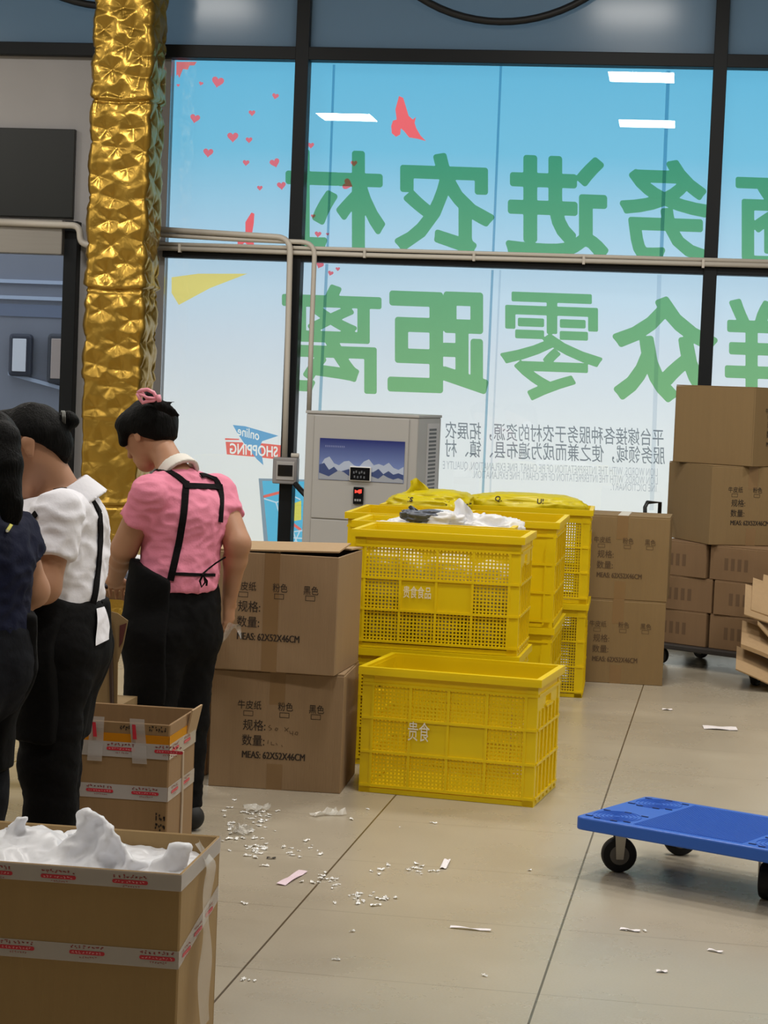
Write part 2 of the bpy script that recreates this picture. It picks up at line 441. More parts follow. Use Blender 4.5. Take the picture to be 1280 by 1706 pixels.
# ------------------------------------------------------------------ window frames and glass
FRAME = mat('dark_window_frame', (19, 23, 27), 0.5, spec=0.25)
GLASS = glass_mat('window_glass', (0.97, 0.99, 0.98))
muls = [(-2.556, -2.47), (0.105, 0.19), (2.765, 2.85), (5.1, 5.2)]
n = 0
def trim(mb, m=FRAME):
    global n
    n += 1; struct('trim_%d' % n, mb, m, bevel=0.004)
trim(MB().bx(XL, XR, 13.24, 13.36, 3.652, 3.735))
trim(MB().bx(-3.39, XR, 13.24, 13.36, 2.362, 2.44))
for a, b in muls: trim(MB().bx(a, b, 13.235, 13.36, 0, ZC))
trim(MB().bx(-3.39, XR, 13.24, 13.36, 0, 0.08))
trim(MB().bx(-4.05, -3.96, 13.22, 13.36, 0, 2.575))
trim(MB().bx(XL, XR, 13.24, 13.36, ZC - 0.08, ZC))
xs_ = [(-3.385, -2.556), (-2.47, 0.105), (0.19, 2.765), (2.85, 5.1)]
wn = 0
for (a, b) in xs_:
    for (z0, z1) in ((0.08, 2.362), (2.44, 3.652)):
        wn += 1; struct('window_%d' % wn, MB().bx(a, b, 13.305, 13.313, z0, z1), GLASS)
m, nt, bs = new_mat('shaded_upper_glass'); N, L = nt.nodes, nt.links  # shade of a signboard outside, itself not built, put into the pane colour
bs.inputs['Base Color'].default_value = (*lin((112, 124, 134)), 1); bs.inputs['Roughness'].default_value = 0.16; bs.inputs['Specular IOR Level'].default_value = 0.6
tr = N.new('ShaderNodeBsdfTranslucent'); tr.inputs[0].default_value = (*lin((140, 158, 170)), 1)
ms = N.new('ShaderNodeMixShader'); ms.inputs[0].default_value = 0.68
L.new(bs.outputs[0], ms.inputs[1]); L.new(tr.outputs[0], ms.inputs[2]); L.new(ms.outputs[0], N['Material Output'].inputs['Surface'])
SHADED_UPPER = m
for (a, b) in [(XL, -2.556)] + xs_[1:] + [(5.2, XR)]:
    wn += 1; struct('window_%d' % wn, MB().bx(a, b, 13.3, 13.31, 3.735, ZC - 0.08), SHADED_UPPER)

# ------------------------------------------------------------------ printed banner hung outside the glass
BY = 13.42
def banner_mat():
    m, nt, bs = new_mat('banner_cloth'); N, L = nt.nodes, nt.links
    tc = N.new('ShaderNodeTexCoord'); sp = N.new('ShaderNodeSeparateXYZ'); L.new(tc.outputs['Object'], sp.inputs[0])
    mr = N.new('ShaderNodeMapRange'); mr.inputs['From Min'].default_value = 0.0; mr.inputs['From Max'].default_value = 3.7
    L.new(sp.outputs[2], mr.inputs['Value'])
    cr = N.new('ShaderNodeValToRGB'); L.new(mr.outputs[0], cr.inputs[0]); e = cr.color_ramp.elements
    e[0].position = 0.1; e[0].color = (*lin((246, 244, 238)), 1)
    e[1].position = 1.0; e[1].color = (*lin((100, 178, 214)), 1)
    for p, c in ((0.35, (236, 238, 240)), (0.5, (214, 224, 236)), (0.66, (182, 212, 234)), (0.84, (118, 188, 220))):
        k = e.new(p); k.color = (*lin(c), 1)
    tr = N.new('ShaderNodeBsdfTranslucent'); L.new(cr.outputs[0], tr.inputs[0])
    df = N.new('ShaderNodeBsdfDiffuse'); L.new(cr.outputs[0], df.inputs[0])
    ms = N.new('ShaderNodeMixShader'); ms.inputs[0].default_value = 0.25
    L.new(tr.outputs[0], ms.inputs[1]); L.new(df.outputs[0], ms.inputs[2]); L.new(ms.outputs[0], N['Material Output'].inputs['Surface'])
    N.remove(bs); return m
banner = thing('printed_banner', 'sky blue banner with large green writing seen reversed behind the window glass', 'banner', (0, BY, 0))
def bp(px, py, off=0.004):                      # a spot on the banner, in the banner's own frame
    p = at_y(px, py, BY); return (p.x, -off, p.z)
GREEN = ink('green_ink', (0.29, 0.59, 0.27)); SEAM = ink('dark_overlap', (0.42, 0.6, 0.7))  # SEAM: dark tint of the banner's seam strips
SEAML = ink('pale_overlap', (0.8, 0.84, 0.88))
def rect_fn(x0, y0, x1, y1):
    def fn(u, v): return bp(x0 + (x1 - x0) * u, y1 + (y0 - y1) * v + 0.035 * ((u - 0.5) * (x1 - x0)) * 1.0)
    return fn
big = [('村', 476, 250, 642, 420), ('农', 658, 255, 824, 424), ('进', 843, 260, 1014, 432), ('务', 1033, 266, 1184, 436), ('商', 1226, 278, 1396, 446),
       ('离', 470, 474, 636, 654), ('距', 646, 485, 814, 655), ('零', 834, 488, 1004, 668), ('众', 1021, 494, 1196, 670), ('群', 1208, 500, 1380, 675)]
for ch, x0, y0, x1, y1 in big:
    b = MB(); gv, gf = heavy_glyph(ch, {'零': 0.013, '离': 0.021, '群': 0.022, '商': 0.022}.get(ch, 0.029)); fn = rect_fn(x0, y0, x1, y1); b.add([fn(1 - u_, v_) for u_, v_ in gv], gf)
    b.build('printed_character', GREEN, banner, 'green printed character', fix=False)
GREYI = ink('grey_ink', (0.30, 0.33, 0.36)); PALEI = ink('pale_grey_ink', (0.62, 0.64, 0.68))
for body, x0, y0, x1, y1, mt, bo in [
        ('平台嫁接各种服务于农村的资源，拓展农', 742, 708, 1106, 738, GREYI, 0.004),
        ('服务领域，使之兼而成为遍布县、镇、村', 742, 738, 1108, 768, GREYI, 0.004),
        ('LION WORDS, WITH THE INTERPRETATION OF PIE CHART, FINE EXPLANATION, QUALITY E', 738, 774, 1096, 790, PALEI, 0.0),
        ('LION WORDS, WITH THE INTERPRETATION OF PIE CHART, FINE EXPLANATION.', 788, 789, 1096, 804, PALEI, 0.0),
        ('INE DICTIONARY.', 1018, 806, 1094, 818, PALEI, 0.0)]:
    b = MB(); text_fit(b, body, rect_fn(x0, y0, x1, y1), bold=bo, mirror=True)
    b.build('printed_line_of_text', mt, banner, fix=False)
def flat(pts, off=0.004): return [bp(x, y, off) for x, y in pts]
def stroke(mb, pts, wpx, off=0.004):
    for (xa, ya), (xb, yb) in zip(pts[:-1], pts[1:]):
        d = math.hypot(xb - xa, yb - ya) or 1; nx, ny = -(yb - ya) / d * wpx / 2, (xb - xa) / d * wpx / 2
        mb.add(flat([(xa + nx, ya + ny), (xb + nx, yb + ny), (xb - nx, yb - ny), (xa - nx, ya - ny)], off), [(0, 1, 2, 3)])
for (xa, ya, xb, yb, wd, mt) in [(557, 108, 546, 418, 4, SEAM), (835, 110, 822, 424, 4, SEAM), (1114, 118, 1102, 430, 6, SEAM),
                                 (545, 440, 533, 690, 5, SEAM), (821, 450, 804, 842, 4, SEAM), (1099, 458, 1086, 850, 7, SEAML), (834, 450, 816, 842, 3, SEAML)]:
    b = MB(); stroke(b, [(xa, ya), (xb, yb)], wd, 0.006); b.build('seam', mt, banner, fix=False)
def cloth(name, rgb):
    """dyed part of the banner cloth: lets daylight through in its own colour"""
    if name in _M: return _M[name]
    m, nt, bs = new_mat(name); N, L = nt.nodes, nt.links; N.remove(bs)
    tr = N.new('ShaderNodeBsdfTranslucent'); tr.inputs[0].default_value = (*lin(rgb), 1); df = N.new('ShaderNodeBsdfDiffuse'); df.inputs[0].default_value = (*lin(rgb), 1)
    ms = N.new('ShaderNodeMixShader'); ms.inputs[0].default_value = 0.25
    L.new(tr.outputs[0], ms.inputs[1]); L.new(df.outputs[0], ms.inputs[2]); L.new(ms.outputs[0], N['Material Output'].inputs['Surface'])
    _M[name] = m; return m
HOLES = []
def bp0(px, py): p = at_y(px, py, BY); return (p.x, p.z)
def inset(name, pts, m_):
    q = [bp0(*p) for p in pts]; HOLES.append(q)
    b = MB(); tri = tessellate_polygon([[Vector((x, 0, z)) for x, z in q]]); b.add([(x, 0, z) for x, z in q], [tuple(t) for t in tri])
    return b.build(name, m_, banner, fix=False)
PINK = cloth('coral_dye', (236, 104, 112)); PINK2 = cloth('rose_dye', (214, 110, 126))
def heart(cx, cy, s, a):
    pts = []
    for k in range(20):
        t = 2 * math.pi * k / 20
        x = 16 * math.sin(t) ** 3 / 17; y = -(13 * math.cos(t) - 5 * math.cos(2 * t) - 2 * math.cos(3 * t) - math.cos(4 * t)) / 17
        pts.append((cx + s * (x * math.cos(a) - y * math.sin(a)), cy + s * (x * math.sin(a) + y * math.cos(a))))
    return pts
for cx, cy, s, a in [(363, 136, 11, .2), (335, 139, 4, .3), (325, 197, 9, .2), (347, 254, 9, .1), (388, 228, 10, 0), (420, 188, 6, 0), (459, 160, 6, .2),
                     (415, 233, 6, 0), (458, 271, 9, -.3), (410, 271, 6, .1), (433, 313, 5, 0), (469, 309, 8, -.1), (518, 242, 6, 0), (530, 390, 6, .1),
                     (546, 390, 3, 0), (551, 455, 5, .3), (563, 448, 4, 0), (522, 360, 4, 0), (579, 307, 10, -1.2), (590, 272, 6, 0), (533, 441, 7, .4), (297, 142, 3, 0)]:
    inset('printed_heart', heart(cx, cy, s, a), PINK2)
inset('printed_petals', [(294, 103), (328, 103), (324, 109), (316, 109), (313, 116), (305, 115), (302, 122), (299, 130), (296, 124), (294, 127)], cloth('dusk_dye', (206, 112, 118)))
for pts in ([(665, 160), (672, 163), (676, 176), (681, 193), (688, 199), (693, 195), (691, 205), (694, 214), (701, 226), (710, 235), (695, 231), (682, 229), (673, 218), (668, 214), (667, 224), (660, 228), (653, 222), (652, 210), (655, 201), (661, 199), (659, 182)],
            [(419, 354), (424, 356), (423, 372), (420, 390), (424, 410), (416, 411), (408, 404), (402, 409), (396, 408), (396, 390), (409, 388), (409, 370)]):
    inset('printed_bird', pts, PINK)
inset('printed_ribbon', [(286, 462), (330, 456), (412, 456), (350, 480), (298, 508), (286, 488)], cloth('straw_dye', (226, 212, 128)))
# shopping emblem and tablet picture near the left mullion
def seg_of(body, fn, bold=0.0):
    v, f = text_geo(body, bold); w = v / v.max(0); cnt = {}
    for p in f:
        for a, b in zip(p, p[1:] + p[:1]): k = (min(a, b), max(a, b)); cnt[k] = cnt.get(k, 0) + 1
    P = [fn(1 - x, y) for x, y in w]
    return [[P[a], P[b]] for (a, b), c in cnt.items() if c == 1]
def seg_field(segs, X, Y):
    D = np.full(X.shape, 9.0); ins = np.zeros(X.shape, bool)
    for (x0, y0), (x1, y1) in segs:
        ex, ey = x1 - x0, y1 - y0; l2 = max(ex * ex + ey * ey, 1e-14); t = np.clip(((X - x0) * ex + (Y - y0) * ey) / l2, 0, 1)
        D = np.minimum(D, np.hypot(X - x0 - t * ex, Y - y0 - t * ey))
        if y0 != y1: ins ^= ((y0 > Y) != (y1 > Y)) & (X < (x1 - x0) * (Y - y0) / (y1 - y0) + x0)
    return np.where(ins, -D, D)
def patch(name, F, xs, ys, m_):
    vs, fs = field_faces(F, xs, ys); b = MB(); b.add([(x, 0, z) for x, z in vs], fs); return b.build(name, m_, banner, fix=False)
def px_poly(pts): return [bp0(*p) for p in pts]
def slant(x0, y0, x1, y1, dy): return lambda u, v: bp0(x0 + (x1 - x0) * u, y1 + (y0 - y1) * v + dy * u)
WHITED = cloth('white_dye', (244, 244, 240)); BANNER_M = banner_mat()
frame_ = px_poly([(370, 700), (480, 704), (480, 782), (370, 778)]); HOLES.append(frame_)
xs = np.linspace(min(p[0] for p in frame_) - .002, max(p[0] for p in frame_) + .002, 260); ys = np.linspace(min(p[1] for p in frame_) - .002, max(p[1] for p in frame_) + .002, 180)
X, Y = np.meshgrid(xs, ys)
fP = np.minimum(poly_field([px_poly([(376, 736), (404, 737), (410, 744), (433, 746), (432, 738), (470, 742), (468, 766), (424, 761), (378, 757)])], X, Y), poly_field([px_poly([(375, 730), (398, 731), (399, 733), (375, 733)])], X, Y))
fA = poly_field([px_poly([(388, 708), (408, 710), (464, 726), (437, 735), (434, 742), (439, 775), (428, 765), (420, 755), (408, 740), (397, 724)])], X, Y)
fW = np.minimum(seg_field(seg_of('SHOPPING', slant(383, 738, 463, 756, 6), 0.02), X, Y), seg_field(seg_of('online', slant(396, 709, 432, 725, 9), 0.012), X, Y))
fF = poly_field([frame_], X, Y)
patch('blue_arrow', np.maximum(fA, -fW), xs, ys, cloth('blue_dye', (116, 172, 214))); patch('red_plaque', np.maximum(np.maximum(fP, -fA), -fW), xs, ys, cloth('red_dye', (238, 118, 108)))
patch('printed_words', fW, xs, ys, WHITED); patch('sheet_patch', np.maximum(fF, -np.minimum(np.minimum(fA, fP), fW)), xs, ys, BANNER_M)
edge_ = px_poly([(431, 797), (560, 800), (560, 930), (442, 930)]); HOLES.append(edge_)
xs = np.linspace(min(p[0] for p in edge_) - .002, max(p[0] for p in edge_) + .002, 200); ys = np.linspace(min(p[1] for p in edge_) - .002, max(p[1] for p in edge_) + .002, 200)
X, Y = np.meshgrid(xs, ys); fE = poly_field([edge_], X, Y); fS = poly_field([px_poly([(437, 801), (556, 803), (556, 926), (449, 926)])], X, Y)
def lines(paths, wd):
    D = np.full(X.shape, 9.0)
    for pts in paths:
        q = px_poly(pts)
        for (x0, y0), (x1, y1) in zip(q[:-1], q[1:]):
            ex, ey = x1 - x0, y1 - y0; t = np.clip(((X - x0) * ex + (Y - y0) * ey) / (ex * ex + ey * ey), 0, 1); D = np.minimum(D, np.hypot(X - x0 - t * ex, Y - y0 - t * ey))
    return D - wd
fWi = lines([[(441, 831), (460, 837), (470, 834)], [(460, 837), (467, 860)], [(488, 886), (504, 884)], [(488, 884), (498, 912)], [(488, 826), (500, 832)], [(500, 884), (489, 908)], [(486, 896), (506, 897)]], 0.0042)
fH = lines([[(441, 827), (468, 820)], [(487, 872), (500, 882)]], 0.009); fB = poly_field([px_poly([(491, 838), (502, 834), (502, 866), (490, 868)])], X, Y)
patch('cart_wire', np.maximum(fWi, fS), xs, ys, cloth('pale_wire_dye', (206, 226, 240))); patch('cart_handle', np.maximum(fH, -fWi), xs, ys, cloth('red_dye', (238, 118, 108)))
patch('shopping_bag', np.maximum(np.maximum(fB, -fWi), -fH), xs, ys, cloth('lime_dye', (226, 218, 104)))
patch('tablet_screen', np.maximum(fS, -np.minimum(np.minimum(fWi, fH), fB)), xs, ys, cloth('screen_dye', (98, 190, 226))); patch('tablet_edge', np.maximum(fE, -fS), xs, ys, cloth('slate_dye', (140, 160, 176)))
outer = [(-3.409, 0.02), (5.15, 0.02), (5.15, 3.7), (-3.409, 3.7)]
loops = [outer] + HOLES; flatv = [Vector((x, 0, z)) for lp in loops for x, z in lp]
tri = tessellate_polygon([[Vector((x, z, 0)) for x, z in lp] for lp in loops])
b = MB(); b.add(flatv, [tuple(t) for t in tri]); b.build('sheet', BANNER_M, banner, fix=False)

# ------------------------------------------------------------------ outside: paving, sign hoops, truck behind the glass door
struct('ground_outside', MB().bx(-30, 30, WALL_Y + 0.2, 50, -0.25, -0.12), mat('street_paving', (170, 168, 162), 0.85, var=0.1))
HOOP = mat('hoop_metal', (24, 26, 30), 0.5)
for k, (px, py, rad) in enumerate([(845, -231, 1.0), (195, -265, 1.06)]):
    c = at_y(px, py, 13.235)
    b = MB(); ring = []
    b.tube([(c.x + rad * math.cos(t), c.y, c.z + rad * math.sin(t)) for t in [math.pi + math.pi * j / 40 for j in range(41)]], 0.024, 8)
    o = b.build('hoop', HOOP, smooth=True)
    tag(o, ['black round hoop on the upper window, right of the left mullion', 'black round hoop on the upper window behind the gold pillar'][k], 'hoop')
PAINTB = mat('truck_paint', (128, 132, 142), 0.45, var=0.1, vscale=2)
tp = at_y(60, 600, 16.5)
truck = thing('truck', 'grey blue truck parked outside beyond the glass door', 'truck', (tp.x, 16.5, -0.12))
def tl(px, py): p = at_y(px, py, 16.5); return p.x - tp.x, p.z + 0.12
b = MB(); b.bx(-3.2, 0.9, 0, 1.9, 0.45, 3.1); b.build('body', PAINTB, truck, bevel=0.06, seg=3)
for yy in (470, 497):
    x_, z_ = tl(60, yy); b = MB().bx(-3.2, 0.85, -0.025, 0.0, z_ - 0.015, z_ + 0.015); b.build('side_rail', mat('truck_rail', (176, 188, 206), 0.4), truck)
x_, z_ = tl(60, 518); MB().bx(-3.2, 0.85, -0.01, 0.0, z_ - 0.05, z_ + 0.05).build('side_stripe', mat('truck_stripe', (110, 120, 140), 0.5), truck)
for (xa, ya, xb, yb, m_, nm) in [(20, 556, 56, 628, mat('mirror_housing', (40, 46, 60), 0.5), 'mirror_housing'), (84, 556, 118, 640, mat('window_rubber', (50, 54, 62), 0.5), 'cab_window')]:
    x0, z1 = tl(xa, ya); x1, z0 = tl(xb, yb)
    hb = MB().bx(x0, x1, -0.09, -0.005, z0, z1).build(nm, m_, truck, bevel=0.03, seg=3)
    MB().bx(x0 + 0.04, x1 - 0.04, -0.1, -0.088, z0 + 0.04, z1 - 0.04).build('mirror_glass' if 'mirror' in nm else 'pane', mat('mirror_sheen' if 'mirror' in nm else 'tan_reflection', (222, 224, 228) if 'mirror' in nm else (176, 160, 150), 0.2), hb, bevel=0.005)
x0, z0 = tl(15, 625); x1, z1 = tl(112, 652)
MB().poly([(x0, -0.03, z0), (x1, -0.03, z1), (x1, -0.03, z1 + 0.03), (x0, -0.03, z0 + 0.03)], (0, 0.03, 0)).build('belt_line', mat('truck_rail', (176, 188, 206), 0.4), truck)
for wx in (-2.3, 0.2):
    b = MB().lathe([(0.1, -0.06), (0.4, -0.06), (0.45, 0.0), (0.45, 0.16), (0.4, 0.2)], (wx, 0.02, 0.45), 'y', 28); b.build('wheel', RUBBER, truck, smooth=False)

# glass door at the left with steel header, dark transom panel above
d = MB(); d.bx(-6.15, -4.035, 13.27, 13.3, 0, 0.07); d.bx(-6.2, -6.12, 13.25, 13.34, 0, 2.36)
door = struct('door_1', d, FRAME, bevel=0.004)
MB().bx(-6.12, -4.04, 13.283, 13.295, 0.07, 2.36).build('door_glass', glass_mat('door_glass', (0.86, 0.9, 0.95)), door)
MB().bx(-6.2, -4.045, 13.16, 13.3, 2.352, 2.575).build('door_header', mat('brushed_steel', (150, 146, 140), 0.42, metal=0.35, var=0.08, vscale=8, stretch=(0.3, 1, 8)), door, 'brushed steel header', bevel=0.006)
MB().bx(-4.052, -4.035, 13.262, 13.3, 0.07, 2.352).build('door_edge', mat('bright_edge', (225, 228, 232), 0.4), door)
b = MB().bx(-6.15, -4.012, 13.27, 13.306, 2.6, 3.178)
tag(b.build('transom_panel', mat('dark_transom', (22, 26, 26), 0.35), bevel=0.004), 'blank dark panel on the grey wall above the glass door', 'panel')

# ------------------------------------------------------------------ conduits and control box on the window wall
COND = mat('conduit_plastic', (196, 190, 180), 0.45)
CY = 13.205
def cpt(px, py, y=CY): return at_y(px, py, y)
def arc_path(pts, rad=0.07, y=CY):
    P = [cpt(*p, y) for p in pts]; out = [P[0]]
    for a, b_, c in zip(P[:-2], P[1:-1], P[2:]):
        u_, v_ = (a - b_).normalized(), (c - b_).normalized()
        r_ = min(rad, (a - b_).length * 0.45, (c - b_).length * 0.45)
        for t in range(7):
            t /= 6; out.append((b_ + u_ * r_) * (1 - t) ** 2 + b_ * 2 * t * (1 - t) + (b_ + v_ * r_) * t * t)
    out.append(P[-1]); return out
for lab, pts, r_, yy in [
        ('lower of the two long pale conduits along the middle window bar', [(262, 413), (640, 426), (1290, 443)], 0.016, 13.21),
        ('upper of the two long pale conduits along the middle window bar', [(262, 406), (640, 417), (1290, 436)], 0.013, 13.215),
        ('pale conduit bending down the left mullion to the control box', [(262, 382), (484, 396), (479, 590), (474, 772)], 0.019, 13.185),
        ('pale conduit bending down to the grey cabinet beside the mullion', [(262, 391), (400, 399), (525, 404), (519, 560), (515, 684)], 0.016, 13.2),
        ('pale conduit along the door header beside the gold pillar', [(-10, 370), (133, 376), (134, 407), (180, 410)], 0.022, 13.14)]:
    o = MB().tube(arc_path(pts, 0.09, yy), r_, 10).build('conduit', COND, smooth=True); tag(o, lab, 'pipe')
    if 'long' in lab and 'lower' in lab:
        for cx in (300, 608, 790, 973, 1172):
            q = cpt(cx, 413 + (cx - 262) * 0.0295, 13.21); MB().bx(q.x - 0.008, q.x + 0.008, q.y - 0.02, q.y + 0.025, q.z - 0.025, q.z + 0.03).build('clip', COND, o)
q = cpt(478, 784, 13.19)
cb = thing('control_box', 'grey wall control box with a dark screen on the left mullion', 'control box', (q.x, 13.19, q.z))
MB().bx(-0.085, 0.075, -0.05, 0.04, -0.085, 0.085).build('housing', mat('grey_housing', (150, 147, 148), 0.45), cb, bevel=0.008)
MB().bx(-0.06, 0.06, -0.056, -0.05, -0.06, 0.06).build('bezel', mat('pale_bezel', (176, 173, 172), 0.4), cb, bevel=0.003)
MB().bx(-0.048, 0.048, -0.06, -0.055, -0.034, 0.038).build('screen', mat('dark_screen', (22, 24, 30), 0.15), cb)
MB().tube([(0.03, -0.02, 0.1), (0.08, -0.02, 0.1)], 0.016, 12).build('antenna', COND, cb)
o = MB().tube([cpt(487, 800, 13.19), cpt(500, 815, 13.1), cpt(520, 836, 12.95)], 0.018, 8).build('cable', BLACK, smooth=True)
tag(o, 'thick black cable from the control box to the grey cabinet', 'cable')

# ------------------------------------------------------------------ gold foil pillar
def gold_mat():
    m, nt, bs = new_mat('gold_foil'); N, L = nt.nodes, nt.links
    bs.inputs['Base Color'].default_value = (*lin((180, 144, 62)), 1); bs.inputs['Metallic'].default_value = 0.85; bs.inputs['Roughness'].default_value = 0.34
    tc = N.new('ShaderNodeTexCoord'); nb = N.new('ShaderNodeTexNoise'); nb.inputs['Scale'].default_value = 14; nb.inputs['Detail'].default_value = 2
    nb.inputs['Distortion'].default_value = 1.5
    L.new(tc.outputs['Object'], nb.inputs['Vector']); bp_ = N.new('ShaderNodeBump'); bp_.inputs['Strength'].default_value = 0.3; bp_.inputs['Distance'].default_value = 0.01
    L.new(nb.outputs['Fac'], bp_.inputs['Height']); L.new(bp_.outputs[0], bs.inputs['Normal'])
    return m
def foil_pillar():
    rng = np.random.default_rng(5)
    W, D, H = 0.345, 0.33, ZC
    per = 2 * (W + D); nu, nv = 150, 500
    pu, pv = [], []
    rows = int(H / 0.15); cols = 8
    for r_ in range(rows + 1):
        for c_ in range(cols):
            pu.append(((c_ + 0.5 * (r_ % 2) + rng.uniform(-.25, .25)) / cols * per) % per); pv.append(r_ * 0.15 + rng.uniform(-.04, .04))
    pu, pv = np.array(pu), np.array(pv); ph = rng.uniform(0, 6.28, len(pu)); kk = rng.integers(4, 7, len(pu))
    U = np.arange(nu) / nu * per; V = np.arange(nv + 1) / nv * H
    UU, VV = np.meshgrid(U, V)                    # (nv+1, nu)
    d1 = np.full(UU.shape, 9.0); d2 = d1.copy(); th = np.zeros_like(UU); idx = np.zeros(UU.shape, int)
    for i in range(len(pu)):
        du = (UU - pu[i] + per / 2) % per - per / 2; dv = VV - pv[i]
        d = np.hypot(du, dv); c_ = d < d1
        d2 = np.where(c_, d1, np.minimum(d2, d)); th = np.where(c_, np.arctan2(dv, du), th); idx = np.where(c_, i, idx); d1 = np.where(c_, d, d1)
    soft = VV < 1.55                               # foil lies smoother low on the pillar
    amp = np.where(VV < 1.3, 0.45, np.where(soft, 0.7, 1.0))
    h = 0.03 * np.clip(d1 / 0.085, 0, 1) ** 0.75
    fold = np.abs(np.sin(kk[idx] * 0.5 * th + ph[idx])) - 0.5
    h = h + 0.016 * fold * np.clip(d1 / 0.02, 0, 1) * np.exp(-d1 / 0.075)
    h *= amp
    for zt in (at_y(200, 482, 12.75).z, at_y(200, 842, 12.75).z, at_y(200, 168, 12.75).z):
        dz = VV - zt + 0.012 * np.sin(UU * 9); h += 0.012 * np.exp(-((dz - 0.02) / 0.025) ** 2) - 0.022 * np.exp(-(dz / 0.008) ** 2)
    vs = []
    cs = [0, W, W + D, 2 * W + D]
    for j in range(nv + 1):
        for i in range(nu):
            u = U[i]; e = h[j, i]
            if u < W: p = (-W / 2 + u, -D / 2 - e)
            elif u < W + D: p = (W / 2 + e, -D / 2 + (u - W))
            elif u < 2 * W + D: p = (W / 2 - (u - W - D), D / 2 + e)
            else: p = (-W / 2 - e, D / 2 - (u - 2 * W - D))
            vs.append((p[0], p[1], V[j]))
    fs = [(j * nu + i, j * nu + (i + 1) % nu, (j + 1) * nu + (i + 1) % nu, (j + 1) * nu + i) for j in range(nv) for i in range(nu)]
    b = MB(); b.add(vs, fs); return b.build('foil_pillar', gold_mat(), smooth=True, fix=False)
pil = foil_pillar()
cL, cR_ = at_y(146, 400, 12.72), at_y(240, 400, 12.72)
pil.location = ((cL.x + cR_.x) / 2, 12.9, 0)
tag(pil, 'square pillar wrapped in crumpled gold foil by the window', 'pillar')

# ------------------------------------------------------------------ grey cabinet with mountain picture
CABM = mat('cabinet_grey', (170, 169, 168), 0.5, var=0.02)
fl, fr_ = at_y(511, 800, 12.35), at_y(706, 800, 12.25)
ac = thing('air_conditioner', 'grey floor-standing air conditioner with a blue mountain picture', 'air conditioner', ((fl.x + fr_.x) / 2, 12.62, 0), R(-6.5))
cw = 0.70; hw = cw / 2
MB().bx(-hw, hw, -0.3, 0.3, 0, 1.395).build('body', CABM, ac, bevel=0.008)
MB().bx(-hw - 0.004, hw + 0.004, -0.305, 0.305, 1.395, 1.412).build('lid', CABM, ac, bevel=0.003)
for (xa, xb, za, zb) in [(-hw + 0.055, hw - 0.055, 0.765, 1.385), (-hw + 0.055, hw - 0.055, 0.1, 0.757)]:
    MB().bx(xa, xb, -0.308, -0.299, za, zb).build('front_panel', CABM, ac, bevel=0.003)
ps = MB().bx(-hw + 0.095, hw - 0.075, -0.311, -0.307, 1.0, 1.25)
m, nt, bs = new_mat('poster_sky'); N, L = nt.nodes, nt.links
tc = N.new('ShaderNodeTexCoord'); sp = N.new('ShaderNodeSeparateXYZ'); L.new(tc.outputs['Object'], sp.inputs[0])
mr = N.new('ShaderNodeMapRange'); mr.inputs['From Min'].default_value = 1.0; mr.inputs['From Max'].default_value = 1.25; L.new(sp.outputs[2], mr.inputs['Value'])
cr = N.new('ShaderNodeValToRGB'); L.new(mr.outputs[0], cr.inputs[0])
cr.color_ramp.elements[0].color = (*lin((120, 140, 196)), 1); cr.color_ramp.elements[1].color = (*lin((34, 44, 116)), 1); cr.color_ramp.elements[0].position = 0.3
L.new(cr.outputs[0], bs.inputs['Base Color']); bs.inputs['Roughness'].default_value = 0.35
poster = ps.build('poster', m, ac)
rng = random.Random(3)
def ridge(z0, zs, y, m_, nm):
    n_ = len(zs); xa, xb = -hw + 0.097, hw - 0.077
    top = [(xa + (xb - xa) * i / (n_ - 1), y, z) for i, z in enumerate(zs)]
    b = MB(); b.add([(xa, y, z0)] + top + [(xb, y, z0)], [tuple(range(n_ + 2))]); return b.build(nm, m_, poster, fix=False)
ridge(1.002, [1.07, 1.125, 1.14, 1.10, 1.09, 1.115, 1.12, 1.095, 1.085, 1.12, 1.135, 1.10, 1.11, 1.10, 1.12, 1.09, 1.08, 1.10], -0.3114, mat('poster_snow', (178, 190, 214), 0.4), 'printed_peaks')
ridge(1.002, [1.09, 1.10, 1.06, 1.08, 1.05, 1.06, 1.07, 1.05, 1.07, 1.09, 1.05, 1.06, 1.08, 1.05, 1.07, 1.05, 1.06, 1.05], -0.3117, mat('poster_rock', (62, 78, 128), 0.4), 'printed_slopes')
ridge(1.002, [1.04, 1.03, 1.02, 1.04, 1.06, 1.05, 1.03, 1.02, 1.03, 1.05, 1.04, 1.03, 1.02, 1.045, 1.03, 1.02, 1.03, 1.02], -0.312, mat('poster_mist', (158, 164, 176), 0.4), 'printed_snowfield')
b = MB()
for k in range(11): b.bx(-0.22 + k * 0.0115, -0.2135 + k * 0.0115, -0.3115, -0.311, 1.197, 1.208)
b.build('printed_caption', mat('caption_pale', (120, 130, 180), 0.5), poster)
ds = MB().bx(-0.06, 0.075, -0.325, -0.305, 1.0, 1.09).build('display', mat('display_bezel', (206, 206, 206), 0.4), ac, bevel=0.006)
MB().bx(-0.053, 0.068, -0.327, -0.324, 1.007, 1.083).build('display_glass', mat('display_black', (14, 15, 20), 0.12), ds)
b = MB(); [b.bx(xa, xa + 0.009, -0.3275, -0.327, za, za + 0.014) for xa, za in ((-0.035, 1.045), (-0.02, 1.05), (0.0, 1.044), (0.014, 1.05), (0.03, 1.045), (-0.03, 1.02), (-0.01, 1.018), (0.01, 1.02), (0.03, 1.018))]; b.build('display_digits', mat('dim_digits', (92, 96, 104), 0.5), ds, fix=False)
ct = MB().bx(-0.03, 0.032, -0.325, -0.305, 0.862, 0.965).build('controller', mat('display_black', (14, 15, 20), 0.12), ac, bevel=0.003)
